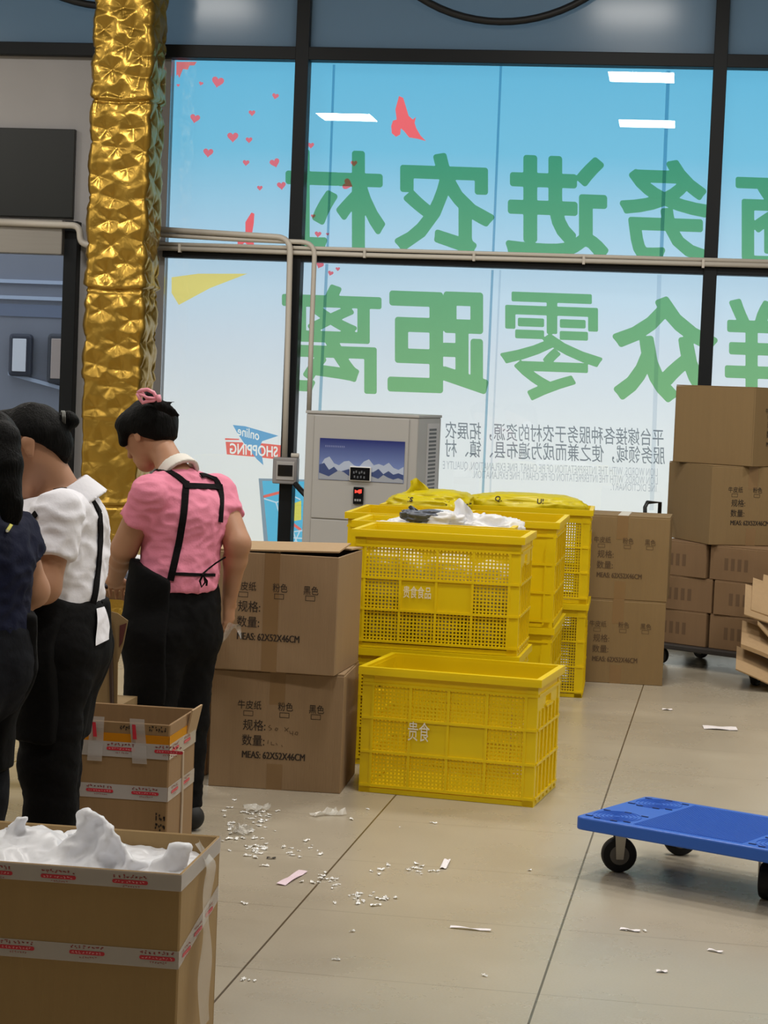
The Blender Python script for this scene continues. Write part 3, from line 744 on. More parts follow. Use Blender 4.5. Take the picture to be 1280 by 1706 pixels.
m, nt, bs = new_mat('red_led'); bs.inputs['Base Color'].default_value = (0.5, 0.01, 0.01, 1); bs.inputs['Emission Color'].default_value = (1, 0.05, 0.03, 1); bs.inputs['Emission Strength'].default_value = 1.6
b = MB(); b.poly([(-0.02, -0.3262, 0.948), (-0.004, -0.3262, 0.942), (0.004, -0.3262, 0.95), (0.022, -0.3262, 0.952), (0.022, -0.3262, 0.93), (0.008, -0.3262, 0.926), (-0.002, -0.3262, 0.933), (-0.02, -0.3262, 0.928)], (0, 0.001, 0)); b.build('led_digits', m, ct, fix=False)
b = MB()
for kx in range(3): b.bx(-0.02 + kx * 0.015, -0.01 + kx * 0.015, -0.3275, -0.325, 0.88, 0.893); 
b.build('buttons', mat('pale_buttons', (150, 150, 150), 0.5), ct)
b = MB()
for k in range(30): b.bx(hw - 0.001, hw + 0.004, -0.02, 0.17, 0.62 + k * 0.024, 0.633 + k * 0.024)
b.build('side_louvre', mat('louvre_dark', (62, 62, 66), 0.5), ac)
MB().bx(hw, hw + 0.003, -0.06, 0.25, 0.58, 1.36).build('louvre_plate', mat('louvre_plate', (196, 194, 196), 0.5), ac)

# ------------------------------------------------------------------ cartons
def carton_text(y, x0, z0, parent, m_):
    def line(b, nm='printed_line'): b.build(nm, m_, parent, 'dark stencilled writing', fix=False)
    b = MB()
    text_front(b, '牛皮纸', x0 + 0.105, z0 + 0.307, 0.034, y, width=0.092, bold=0.004)
    line(b); b = MB(); text_front(b, '粉色', x0 + 0.262, z0 + 0.307, 0.034, y, width=0.058, bold=0.004)
    line(b); b = MB(); text_front(b, '黑色', x0 + 0.383, z0 + 0.304, 0.034, y, width=0.058, bold=0.004)
    line(b)
    for cx in (0.147, 0.288, 0.410):
        b = MB()
        for (xa, xb, za, zb) in ((-.019, .019, .281, .283), (-.019, .019, .299, .301), (-.019, -.017, .281, .301), (.017, .019, .281, .301)):
            b.add([(x0 + cx + xa, y, z0 + za), (x0 + cx + xb, y, z0 + za), (x0 + cx + xb, y, z0 + zb), (x0 + cx + xa, y, z0 + zb)], [(0, 1, 2, 3)])
        line(b, 'tick_box')
    b = MB()
    text_front(b, '规格:', x0 + 0.128, z0 + 0.225, 0.043, y, width=0.088, bold=0.006)
    line(b); b = MB(); text_front(b, '数量:', x0 + 0.126, z0 + 0.166, 0.043, y, width=0.088, bold=0.006)
    line(b); b = MB(); [text_front(b, 'MEAS: 62X52X46CM', x0 + 0.128 + q * 0.0011, z0 + 0.118, 0.027, y - q * 0.0001, width=0.244) for q in range(3)]; line(b)
CW, CD, CH = 0.515, 0.44, 0.46
def flap_pair(parent, W, D, H, mt):
    for s in (-1, 1):
        MB().bx(-W / 2 + 0.002, W / 2 - 0.002, min(s * 0.0025, s * D / 2 - s * 0.002), max(s * 0.0025, s * D / 2 - s * 0.002), H - 0.006, H).build('top_flap', mt, parent)
def carton_body(parent, W, D, H, mt, open_top=False):
    b = MB(); t = 0.006
    b.bx(-W / 2, W / 2, -D / 2, -D / 2 + t, 0, H - (0 if open_top else 0.007)); b.bx(-W / 2, W / 2, D / 2 - t, D / 2, 0, H - (0 if open_top else 0.007))
    b.bx(-W / 2, -W / 2 + t, -D / 2 + t, D / 2 - t, 0, H - (0 if open_top else 0.007)); b.bx(W / 2 - t, W / 2, -D / 2 + t, D / 2 - t, 0, H - (0 if open_top else 0.007))
    b.bx(-W / 2 + t, W / 2 - t, -D / 2 + t, D / 2 - t, 0, t)
    return b.build('body', mt, parent, bevel=0.0025, seg=1)
def carton(label, loc, rz, W=CW, D=CD, H=CH, mt=KRAFT, text=True, flaps=True, tape=True, faded=False, group=None):
    t = thing('carton', label, 'carton', loc, rz, group)
    carton_body(t, W, D, H, mt)
    if flaps: flap_pair(t, W, D, H, mt)
    if tape:
        b = MB(); b.bx(-0.03, 0.03, -D / 2 - 0.0006, -D / 2, H - 0.13, H); b.build('tape', TAPE_B, t, 'strip of brown tape over the front edge')
        MB().bx(-0.03, 0.03, -D / 2 - 0.0005, D / 2, H, H + 0.0008).build('tape', TAPE_B, t)
        MB().bx(-0.03, 0.03, -D / 2 - 0.0006, -D / 2, 0.0, 0.1).build('tape', TAPE_B, t)
    if text: carton_text(-D / 2 - 0.0012, -W / 2, 0, t, INKF if faded else INKB)
    return t
def front_place(FL, FR, D):
    a = Vector((FL.x, FL.y, 0)); b = Vector((FR.x, FR.y, 0)); d = (b - a); rz = math.atan2(d.y, d.x)
    nrm = Vector((-math.sin(rz), math.cos(rz), 0)); c = (a + b) / 2 + nrm * D / 2
    return c, rz
c, rz = front_place(at_z(359, 1313), at_z(584, 1320), CD)
lc = carton('lower carton of the pair left of the yellow crate, handwriting beside its print', (c.x, c.y, 0), R(1.5))
b = MB()
def scrib(pts, y):
    for (xa, za), (xb, zb) in zip(pts[:-1], pts[1:]):
        d = math.hypot(xb - xa, zb - za) or 1; nx, nz = -(zb - za) / d * .0012, (xb - xa) / d * .0012
        b.add([(xa + nx, y, za + nz), (xb + nx, y, zb + nz), (xb - nx, y, zb - nz), (xa - nx, y, za - nz)], [(0, 1, 2, 3)])
yy = -CD / 2 - 0.0013; ox = -CW / 2 + 0.235
for s in ([(0, .25), (-.008, .243), (.006, .236), (-.004, .228)], [(.022, .24), (.018, .232), (.026, .23), (.03, .238), (.022, .241)],
          [(.055, .245), (.07, .228)], [(.072, .244), (.056, .23)], [(.075, .232), (.078, .222), (.09, .222)], [(.088, .232), (.088, .214)], [(.1, .228), (.096, .22), (.106, .218), (.108, .228), (.1, .23)],
          [(-.006, .192), (-.008, .176)], [(.006, .186), (.006, .174), (.018, .174)], [(.024, .182), (.03, .174)], [(.046, .176), (.05, .168)]):
    scrib([(ox + x, z) for x, z in s], yy)
b.build('handwriting', mat('pencil_marks', (92, 70, 48), 0.8), lc, fix=False)
uc = carton('upper carton of the pair left of the yellow crate, flaps slightly raised', (c.x - 0.012, c.y - 0.045, CH + 0.001), R(-3.0), flaps=False, tape=False)
MB().bx(-0.03, 0.03, -CD / 2 - 0.0006, -CD / 2, 0.0, CH - 0.006).build('tape', TAPE_B, uc, 'full height strip of brown tape')
fm = MB(); rot = Matrix.Rotation(R(5), 3, 'X')
fm.box((0.0, -CD / 4 + 0.004, CH + 0.013), (CW - 0.004, CD / 2 - 0.008, 0.006), Matrix.Rotation(R(5), 3, 'X') @ Matrix.Rotation(R(-1.8), 3, 'Y')); fm.build('top_flap', KRAFT2, uc, 'front flap lifted a little')
fm = MB(); fm.box((0.03, CD / 4 + 0.002, CH + 0.004), (CW - 0.06, CD / 2 - 0.006, 0.006), Matrix.Rotation(R(-2.0), 3, 'X')); fm.build('top_flap', KRAFT2, uc)
fm = MB(); fm.box((-CW / 2 + 0.12, 0, CH - 0.012), (0.23, CD - 0.02, 0.006), Matrix.Rotation(R(3), 3, 'Y')); fm.build('inner_flap', KRAFT2, uc)
# pair in the middle distance
c, rz = front_place(at_z(955, 1136), at_z(1113, 1142), CD)
mid1 = carton('lower carton of the pair right of the crate stacks', (c.x, c.y, 0), R(1.0), faded=True, mt=KRAFT_D)
mid2 = carton('upper carton of the pair right of the crate stacks', (c.x + 0.012, c.y + 0.01, CH + 0.001), R(-1.5), faded=True, mt=KRAFT_D)
MB().bx(-0.028, 0.028, -CD / 2, CD / 2, CH + 0.0009, CH + 0.0016).build('tape', mat('pale_tape', (206, 196, 180), 0.4), mid2, 'pale tape along the top seam')

# ------------------------------------------------------------------ loaded flat trolley by the right mullion
def caster(parent, x, y, r_, zt, rz=0.0, name='caster', tyre=RUBBER, w_=0.032):
    M_ = Matrix.Rotation(rz, 3, 'Z')
    f = MB()
    for s in (-1, 1):
        pts = [Vector((-0.02, s * (w_ / 2 + 0.006), zt - 0.004)), Vector((0.02, s * (w_ / 2 + 0.006), zt - 0.004)), Vector((0.012, s * (w_ / 2 + 0.006), r_ - 0.012)), Vector((-0.012, s * (w_ / 2 + 0.006), r_ - 0.012))]
        f.poly([M_ @ p + Vector((x, y, 0)) for p in pts], M_ @ Vector((0, s * 0.003, 0)))
    f.box((x, y, zt - 0.003), (0.07, w_ + 0.03, 0.006), M_)
    cst = f.build(name, STEEL, parent)
    prof = [(r_ * 0.3, -w_ / 2), (r_ * 0.93, -w_ / 2), (r_, -w_ * 0.3), (r_, w_ * 0.3), (r_ * 0.93, w_ / 2), (r_ * 0.3, w_ / 2)]
    b = MB().lathe(prof, (0, 0, 0), 'y', 36); b.v = [tuple(M_ @ Vector(v) + Vector((x, y, r_))) for v in b.v]
    b.build('wheel', tyre, cst)
    b = MB().lathe([(0.004, -w_ / 2 - 0.004), (r_ * 0.55, -w_ / 2 - 0.002), (r_ * 0.55, w_ / 2 + 0.002), (0.004, w_ / 2 + 0.004)], (0, 0, 0), 'y', 24); b.v = [tuple(M_ @ Vector(v) + Vector((x, y, r_))) for v in b.v]
    b.build('hub', mat('grey_hub', (110, 106, 100), 0.5), cst)
    return cst
tr_c = at_z(1190, 1098); TZ = 0.13
rt_ = R(-33)
trol = thing('platform_trolley', 'dark flat trolley carrying the tall carton stack by the right mullion', 'trolley', (0.38, 12.35, 0), rt_)
MB().bx(-0.45, 0.45, -0.3, 0.3, TZ - 0.03, TZ).build('deck', mat('dark_deck', (46, 42, 40), 0.6), trol, bevel=0.006)
for sx in (-1, 1):
    for sy in (-1, 1): caster(trol, sx * 0.36, sy * 0.22, 0.05, TZ - 0.03)
hp = at_y(1080, 850, 12.5)
hb = MB(); hl = trol.matrix_world
hx = [at_d(1075, 866, 12.35), at_d(1075, 845, 12.35), at_d(1079, 837, 12.35), at_d(1100, 837, 12.5)]
o = MB().tube([hx[0] - Vector((0, 0, 0.77))] + hx + [hx[3] - Vector((0, 0, 0.85))], 0.012, 8).build('cart_handle', BLACK, smooth=True); tag(o, 'bent black cart handle standing behind the middle carton pair', 'handle')
def rot_at(px, py, Y, z): p = at_y(px, py, Y); return (p.x, Y, z)
rtl = rt_
def troll_loc(lx, ly): return (0.38 + lx * math.cos(rt_) - ly * math.sin(rt_), 12.35 + lx * math.sin(rt_) + ly * math.cos(rt_))
SB = 0.2
KR_S = mat('kraft_board_small', (128, 100, 70), 0.75, bump=0.12, bscale=25, var=0.08, vscale=6, stretch=(9, 9, 0.6))
names = ['bottom', 'middle', 'top']
for lev in range(3):
    for k, (lx, wd) in enumerate(((-0.235, 0.40), (0.185, 0.40))):
        x_, y_ = troll_loc(lx + (0.012 if lev == 1 else -0.008 * lev), 0.005)
        t = thing('small_carton', '%s small brown carton in the %s column on the dark trolley' % (names[lev], ['left', 'right'][k]), 'carton', (x_, y_, TZ + 0.001 + lev * (SB + 0.001)), rt_ + R((-1, 2, -2)[lev]), 'small cartons on the dark trolley')
        carton_body(t, wd, 0.5, SB, KR_S); flap_pair(t, wd, 0.5, SB, KR_S)
        b = MB()
        for q in range(4): b.bx(-0.1 + q * 0.045, -0.075 + q * 0.045, -0.2506, -0.25, 0.06, 0.13)
        b.build('faded_print', mat('faint_smudge', (104, 80, 56), 0.8), t)
zb = TZ + 3 * (SB + 0.001) + 0.002
e0 = at_d(1181, 900, 12.15)          # near corner of the big carton
rb = R(35)
def corner_box(label, px, py, D, z, rzv, W, Dp, H, text):
    p = at_d(px, py, D); x_ = p.x; y_ = p.y    # the near vertical edge; faces run left-away (depth) and right-away (width)
    cx = x_ + W / 2 * math.cos(rzv) - Dp / 2 * math.sin(rzv); cy = y_ + W / 2 * math.sin(rzv) + Dp / 2 * math.cos(rzv)
    return carton(label, (cx, cy, z), rzv, W=W, D=Dp, H=H, text=text, tape=True, mt=KRAFT_D)
big1 = corner_box('large printed carton second from the top of the trolley stack', 1182, 900, 12.0, zb, R(24), 0.52, 0.62, 0.46, True)
big2 = corner_box('topmost large carton of the trolley stack, plain side turned to the room', 1254, 760, 11.98, zb + 0.462, R(52), 0.52, 0.58, 0.46, True)

# ------------------------------------------------------------------ cart with flattened cardboard at the right edge
wc = at_z(1250, 1143)
cart = thing('scrap_cart', 'low cart with flattened cardboard at the right edge', 'cart', (wc.x, wc.y, 0), 0)
MB().bx(-0.06, 0.9, 0.0, 0.27, 0.12, 0.15).build('deck', mat('dark_deck', (46, 42, 40), 0.6), cart, bevel=0.004)
for (x_, y_) in ((0.03, 0.04), (0.03, 0.23), (0.8, 0.04), (0.8, 0.23)): caster(cart, x_, y_, 0.06, 0.12, R(70))
rng = random.Random(11)
lays = [(1226, 1108, 1300, 1150, 'lowest'), (1234, 1082, 1300, 1108, 'rolled'), (1262, 1040, 1310, 1090, 'leaning'), (1240, 1018, 1310, 1036, 'jutting'), (1252, 1004, 1310, 1020, 'upper'), (1268, 996, 1310, 1008, 'topmost')]
zz = 0.151
desc = ['lowest bent sheet of flattened cardboard drooping off the low cart', 'folded cardboard sheet lying second on the low cart', 'cardboard sheet leaning steeply on the low cart', 'cardboard sheet with jutting left corner on the low cart', 'upper flat cardboard sheet on the low cart', 'topmost flat cardboard sheet on the low cart']
for k, (x0, y0, x1, y1, nm) in enumerate(lays):
    a = at_d(x0, y0 + 8, 11.26 + 0.045 * k); b_ = at_d(x1, y1 + 10, 11.21 + 0.045 * k)
    dirv = (b_ - a); L_ = 0.62
    dirv.normalize(); side = Vector((-dirv.y * 0.3, 0.85, 0.42 + 0.05 * k)).normalized()
    def fn(u, v, a=a, dirv=dirv, side=side, k=k):
        bend = 0.03 * math.sin(u * 3.0 + k) * (1 if k < 2 else 0.4)
        return a + dirv * (u * L_) + side * (v * 0.25) + Vector((0, 0, bend + 0.012 * math.sin(v * 5 + k)))
    b = MB(); nu = 10
    b.grid(fn, nu, 6)
    b.grid(lambda u, v, fn=fn: fn(u, v) + Vector((0, -0.002, 0.007 if k != 1 else 0.022)), nu, 6)
    m2 = (nu + 1) * 7; rim = [i for i in range(nu + 1)] + [j * (nu + 1) + nu for j in range(1, 7)] + [6 * (nu + 1) + i for i in range(nu - 1, -1, -1)] + [j * (nu + 1) for j in range(5, 0, -1)]
    for p, q_ in zip(rim, rim[1:] + rim[:1]): b.f.append((p, q_, q_ + m2, p + m2))
    tag(b.build('cardboard_sheet', KRAFT2), desc[k], 'cardboard', 'flattened cardboard on the low cart')

# ------------------------------------------------------------------ yellow crates
CRW, CRD, CRH = 0.70, 0.47, 0.488
def crate_meshes():
    b = MB(); t = 0.006
    hw_, hd_ = CRW / 2, CRD / 2
    z0, z1 = 0.03, CRH - 0.065
    post = 0.05
    for s in (-1, 1):                                 # long lattice sides
        ya = s * (hd_ - 0.012)
        xs0, xs1 = -hw_ + post, hw_ - post
        pw = (xs1 - xs0) / 4; phh = (z1 - z0) / 3
        for c_ in range(4):
            for k in range(1, 10):
                x = xs0 + c_ * pw + k * pw / 10; b.bx(x - 0.0032, x + 0.0032, ya - t / 2, ya + t / 2, z0, z1)
        for r_ in range(3):
            for k in range(1, 9):
                z = z0 + r_ * phh + k * phh / 9; b.bx(xs0, xs1, ya - t / 2 + 0.0005, ya + t / 2 - 0.0005, z - 0.0032, z + 0.0032)
        b.bx(xs0 + pw, xs1 - pw, ya - t / 2 - 0.0006, ya + t / 2 + 0.0006, z0 + phh, z0 + 2 * phh)        # blank name plate
        for c_ in range(5): b.bx(xs0 + c_ * pw - 0.005, xs0 + c_ * pw + 0.005, ya - 0.010, ya + 0.010, z0, z1)
        for r_ in range(4): b.bx(-hw_ + 0.009, hw_ - 0.009, ya - 0.011, ya + 0.011, z0 + r_ * phh - 0.005, z0 + r_ * phh + 0.005)
        b.bx(-hw_ + 0.01, hw_ - 0.01, ya - t / 2, ya + t / 2, z1, CRH - 0.012)                          # solid band below the rim
    for s in (-1, 1):                                 # short ribbed ends with a hand slot
        xa = s * (hw_ - 0.012); ya, yb = -hd_ + 0.02, hd_ - 0.02
        sl0, sl1, zl0, zl1 = -0.055, 0.055, CRH - 0.115, CRH - 0.085
        b.bx(xa - t / 2, xa + t / 2, ya, yb, 0.01, zl0); b.bx(xa - t / 2, xa + t / 2, ya, yb, zl1, CRH - 0.012)
        b.bx(xa - t / 2, xa + t / 2, ya, sl0, zl0, zl1); b.bx(xa - t / 2, xa + t / 2, sl1, yb, zl0, zl1)
        for k in range(6):
            y = ya + 0.03 + k * (yb - ya - 0.06) / 5; b.bx(xa - 0.010, xa + 0.010, y - 0.004, y + 0.004, 0.01, zl0 - 0.01)
        for r_ in range(4): z = z0 + r_ * (z1 - z0) / 3; b.bx(xa - 0.011, xa + 0.011, ya, yb, z - 0.005, z + 0.005)
        b.bx(xa - 0.012, xa + 0.012, sl0 - 0.01, sl1 + 0.01, zl0 - 0.012, zl0 - 0.004)
    for sx in (-1, 1):                                # corner posts
        for sy in (-1, 1):
            b.bx(*sorted((sx * (hw_ - post), sx * (hw_ - 0.006))), *sorted((sy * (hd_ - 0.006), sy * (hd_ - 0.016))), 0.0, CRH - 0.012)
            b.bx(*sorted((sx * (hw_ - 0.016), sx * (hw_ - 0.006))), *sorted((sy * (hd_ - 0.05), sy * (hd_ - 0.016))), 0.0, CRH - 0.012)
    b.bx(-hw_ + 0.01, hw_ - 0.01, -hd_ + 0.01, hd_ - 0.01, 0.006, 0.014)
    for s in (-1, 1):
        b.bx(-hw_ + 0.008, hw_ - 0.008, s * (hd_ - 0.014) - 0.008, s * (hd_ - 0.014) + 0.008, 0.001, 0.02)
        b.bx(s * (hw_ - 0.014) - 0.008, s * (hw_ - 0.014) + 0.0075, -hd_ + 0.024, hd_ - 0.024, 0.001, 0.0195)
    basket = b.mesh('basket', CRATE)
    r_ = MB(); ow, od = hw_ + 0.009, hd_ + 0.009
    for s in (-1, 1):
        r_.bx(-ow, ow, *sorted((s * od, s * (hd_ - 0.014))), CRH - 0.012, CRH)
        r_.bx(*sorted((s * ow, s * (hw_ - 0.014))), -hd_ + 0.014, hd_ - 0.014, CRH - 0.012, CRH)
        r_.bx(-ow, ow, *sorted((s * od, s * (od - 0.006))), CRH - 0.03, CRH - 0.012)
        r_.bx(*sorted((s * ow, s * (ow - 0.006))), -od + 0.006, od - 0.006, CRH - 0.03, CRH - 0.012)
    rim = r_.mesh('rim', CRATE)
    return basket, rim
BASK, RIM = crate_meshes()
def crate(label, loc, rz, group='yellow plastic crates', text=None):
    t = thing('plastic_crate', label, 'crate', loc, rz, group)
    put('basket', BASK, t); put('rim', RIM, t)
    if text:
        b = MB(); h_, x0, w_ = text[1]; text_front(b, text[0], x0, 0.215 - (0.0 if h_ > 0.05 else 0.0), h_, -CRD / 2 + 0.0005, width=w_, bold=0.002)
        b.build('printed_text', WHITEP, t, 'pale printed characters', fix=False)
    return t
c, rz = front_place(at_z(588, 1318), at_z(897, 1347), CRD)
crate('empty yellow crate standing in front of the crate stacks', (c.x, c.y, 0), R(-7.3), text=('贵食', (0.075, -0.155, 0.085)))
def crate_stack(px, Yf, rz, low, high, text=None, side=False, dx=0.0):
    D_ = CRW if side else CRD
    p = at_y(px, 900, Yf); q = Vector((-math.sin(rz), math.cos(rz), 0)); W_ = CRD if side else CRW
    c_ = Vector((p.x, p.y, 0)) + q * D_ / 2 + Vector((math.cos(rz), math.sin(rz), 0)) * (W_ / 2 + 0.016)
    r2 = rz + (R(90) if side else 0)
    crate(low, (c_.x, c_.y, 0), r2)
    return crate(high, (c_.x + dx, c_.y, CRH + 0.001), r2 + R(0.4), text=text), c_
A_, Ac = crate_stack(583, 8.42, R(-2.0), 'lower yellow crate directly behind the empty front crate', 'upper crate behind the empty front crate, filled with pale bags', text=('贵食食品', (0.05, -0.135, 0.115)))
B_, Bc = crate_stack(582, 8.98, R(-1.0), 'lower crate in the second row of the crate stacks', 'upper crate in the second row, white and grey bags on top')
C_, Cc = crate_stack(570, 9.56, R(0.0), 'lower end-on crate at the left of the third row', 'upper end-on crate at the left of the third row', side=True)
D_, Dc = crate_stack(753, 9.52, R(-1.0), 'lower end-on crate at the right of the third row', 'upper end-on crate at the right of the third row', side=True)
E_, Ec = crate_stack(626, 10.36, R(0.0), 'lower crate in the last row left, below the yellow bags', 'upper crate in the last row left, yellow bag on top', side=True)
F_, Fc = crate_stack(771, 10.70, R(1.0), 'lower crate in the last row right beside the carton pair', 'upper crate in the last row right, yellow bag on top', side=False)
F_.scale.x = 0.92; [o for o in COL.objects if o.get('label') == 'lower crate in the last row right beside the carton pair'][0].scale.x = 0.92; F_.location.x -= 0.028; [o for o in COL.objects if o.get('label') == 'lower crate in the last row right beside the carton pair'][0].location.x -= 0.028; Fc.x -= 0.028; E_.scale.y = 0.86; [o for o in COL.objects if o.get('label') == 'lower crate in the last row left, below the yellow bags'][0].scale.y = 0.86; E_.location.x -= 0.03; Ec.x -= 0.03
Gp = at_y(20, 840, 9.9)
crate('lower yellow crate standing behind the woman in white', (Gp.x - 0.2, 10.2, 0), R(3)); crate('upper yellow crate seen past the chin of the woman in white', (Gp.x - 0.2, 10.2, CRH + 0.001), R(3))

# ------------------------------------------------------------------ plastic bags
def crumple(size, seed, amp=0.18, sub=5, flat_bottom=0.0):
    bm = bmesh.new(); bmesh.ops.create_icosphere(bm, subdivisions=sub, radius=1.0)
    sd = Vector((seed * 3.1, seed * 1.7, seed * 0.9))
    for v in bm.verts:
        p = v.co.copy(); q = Vector([math.copysign(abs(c_) ** 0.7, c_) for c_ in p])
        r1 = abs(mnoise.noise(p * 2.3 + sd)); r2 = abs(mnoise.noise(p * 5.0 + sd * 2)); r3 = mnoise.noise(p * 1.1 + sd * 3)
        k = 1 + amp * (r3 * 1.0 + (0.35 - r1) * 1.1 + (0.25 - r2) * 0.5)
        q = q * k; v.co = Vector((q.x * size[0] / 2, q.y * size[1] / 2, max(q.z, -1.0 + flat_bottom) * size[2] / 2))
    vs = [v.co[:] for v in bm.verts]; fs = [tuple(x.index for x in f.verts) for f in bm.faces]
    bm.free(); return vs, fs
def bag(name, label, loc, size, seed, m_, rz=0.0, amp=0.2, tips=(), group=None, sub=5, ylim=None):
    b = MB(); b.add(*crumple(size, seed, amp, sub, 0.1))
    if ylim: b.v = [(x, min(max(y, ylim[0] + 0.004 * math.sin(x * 60 + z * 45)), ylim[1]), z) for x, y, z in b.v]   # pressed against the lattice
    for (tx, ty, tz, wx, hx_) in tips:                # gathered corners sticking up
        def fn(u, v): 
            wv = wx * (1 - v * 0.55) * (u - 0.5); return (tx + wv + 0.02 * math.sin(v * 3), ty + 0.012 * math.sin(u * 9 + seed), tz + hx_ * v * (1 - 0.5 * abs(u - 0.45)))
        n0 = len(b.v); b.grid(fn, 8, 6)
        b.grid(lambda u, v: (lambda p: (p[0], p[1] + 0.006, p[2] - 0.002))(fn(u, v)), 8, 6)
    o = b.build(name, m_, smooth=True, fix=True); o.location = loc; o.rotation_euler = (0, 0, rz)
    return tag(o, label, 'bag', group)
BAGC = mat('cream_bag_plastic', (236, 230, 206), 0.4, bump=0.3, bscale=16, transl=0.35)
BAGG = mat('grey_bag_plastic', (92, 98, 112), 0.4, bump=0.25, bscale=18)
BAGY = mat('yellow_bag_plastic', (222, 206, 20), 0.38, bump=0.3, bscale=14, var=0.08, transl=0.3)
base = CRH + 0.001
def inside(cr_c, lx, ly): return (cr_c.x + lx, cr_c.y + ly)
k = 0
labs = ['cream bag at the lower left inside the filled crate', 'cream bag at the lower centre inside the filled crate', 'cream bag at the lower right inside the filled crate', 'cream bag at the upper left inside the filled crate', 'cream bag at the upper centre inside the filled crate', 'cream bag at the upper right inside the filled crate']
for (lx, lz, sx, sz) in ((-0.21, 0.115, 0.21, 0.19), (0.0, 0.11, 0.21, 0.18), (0.215, 0.115, 0.21, 0.19), (-0.2, 0.305, 0.22, 0.18), (0.02, 0.29, 0.21, 0.17), (0.225, 0.275, 0.19, 0.15)):
    x_, y_ = inside(Ac, lx, -0.05)
    bag('plastic_bag', labs[k], (x_, y_ + 0.01, base + lz), (sx, 0.36, sz * 1.12), 2 + k * 1.3, BAGC, R(-2), 0.2, group='cream bags in the filled crate', sub=5, ylim=(-0.165, 0.22)); k += 1
for (lx, ly, lz, s_, m_, lab, tips) in ((-0.16, 0.03, 0.40, (0.28, 0.3, 0.16), BAGW, 'white bag lying at the left on top of the second row crate', ()),
                                        (0.22, 0.02, 0.43, (0.27, 0.3, 0.17), BAGW, 'white bag lying at the right on top of the second row crate', ((-0.02, -0.05, 0.03, 0.1, 0.08),)),
                                        (0.0, -0.02, 0.47, (0.22, 0.24, 0.12), BAGW, 'white bag with a raised corner on top of the second row crate', ((0.09, -0.02, 0.03, 0.12, 0.1),)),
                                        (-0.07, -0.08, 0.51, (0.17, 0.12, 0.06), BAGG, 'dark grey bag on the white bags in the second row crate', ((-0.05, -0.02, 0.0, 0.07, 0.05),))):
    x_, y_ = inside(Bc, lx, ly); bag('plastic_bag', lab, (x_, y_, base + lz), s_, 7.7 + lx * 9, m_, 0, 0.34, tips, sub=5)
for (cc, lx, lz, s_, lab, tips, words_) in ((Ec, 0.02, 0.47, (0.42, 0.5, 0.17), 'yellow bag with black lettering heaped on the left last row crate', ((-0.08, -0.08, 0.06, 0.14, 0.09),), (('ıs', -0.10, 0.018, 0.024), ('∨', 0.09, 0.008, 0.02), ('c', 0.19, -0.004, 0.022))),
                                            (Fc, -0.02, 0.49, (0.58, 0.36, 0.12), 'yellow bag with black lettering spread on the right last row crate', (), (('Q.', -0.16, 0.004, 0.03), ('. .', -0.03, 0.004, 0.006), ('UI', 0.06, 0.004, 0.026)))):
    o = bag('plastic_bag', lab, (cc.x + lx, cc.y - 0.02, base + lz), s_, 21.5 + lx * 31, BAGY, 0, 0.16, tips)
    bv = BVHTree.FromPolygons([v.co[:] for v in o.data.vertices], [tuple(p.vertices) for p in o.data.polygons])
    for (tx, x_, z_, h_) in words_:
        b = MB()
        v, f = text_geo(tx, 0.02); s = h_ / max(v[:, 1].max(), 0.3); vs = []
        for a_, b2 in v:
            hit = bv.ray_cast(Vector((x_ + a_ * s * 1.1, -1, z_ + b2 * s + 0.012)), Vector((0, 1, 0)))[0]
            vs.append((hit.x, hit.y - 0.003, hit.z + 0.001) if hit else (x_ + a_ * s, -s_[1] * 0.3, z_ + b2 * s))
        b.add(vs, f)
        b.build('printed_letters', INKB, o, 'black printed letters', fix=False)

# ------------------------------------------------------------------ blue platform trolley
BLUE = mat('blue_plastic', (34, 92, 190), 0.42, bump=0.03, var=0.04)
L0 = at_z(958, 1357, 0.205); ang = R(-27.5)
bt = thing('blue_trolley', 'blue plastic platform trolley on the tiled floor at the right', 'trolley', (L0.x, L0.y, 0), ang)
LW, LD = 0.78, 0.485
dk = MB()
def rr_outline(x0, x1, y0, y1, r_, n_=6):
    o_ = []
    for (cx, cy, a0) in ((x1 - r_, y0 + r_, -90), (x1 - r_, y1 - r_, 0), (x0 + r_, y1 - r_, 90), (x0 + r_, y0 + r_, 180)):
        for k in range(n_ + 1): a = R(a0 + 90 * k / n_); o_.append((cx + r_ * math.cos(a), cy + r_ * math.sin(a)))
    return o_
dk.poly([(x, y, 0.158) for x, y in rr_outline(0, LW, 0, LD, 0.025)], (0, 0, 0.042)); deck = dk.build('deck', BLUE, bt, bevel=0.005, seg=2)
# raised circular tread rings and ribs on the deck
tdm = MB()
for (cx, cy) in ((0.1, 0.1), (0.1, LD - 0.1), (LW - 0.1, 0.1), (LW - 0.1, LD - 0.1)):
    for k in range(6):
        r_ = 0.014 + k * 0.013
        tdm.tube([(cx + r_ * math.cos(2 * math.pi * j / 28), cy + r_ * math.sin(2 * math.pi * j / 28), 0.2005) for j in range(29)], 0.0018, 5, caps=False)
for k in range(60):
    x = 0.2 + k * 0.0064
    tdm.bx(x, x + 0.003, 0.03, LD - 0.03, 0.1998, 0.2016)
tdm.build('tread', BLUE, bt)
for (cx, cy) in ((0.1, 0.1), (0.1, LD - 0.1), (LW - 0.1, 0.1), (LW - 0.1, LD - 0.1)):
    for (ox_, oy_) in ((-0.07, -0.06), (0.07, -0.06), (-0.07, 0.06), (0.07, 0.06), (-0.03, -0.075), (0.03, -0.075), (0.0, 0.075)):
        MB().bx(cx + ox_ - 0.012, cx + ox_ + 0.012, cy + oy_ - 0.003, cy + oy_ + 0.003, 0.1995, 0.2025).build('slot', mat('slot_dark', (16, 40, 92), 0.6), bt)
inv = Matrix.Rotation(-ang, 3, 'Z')
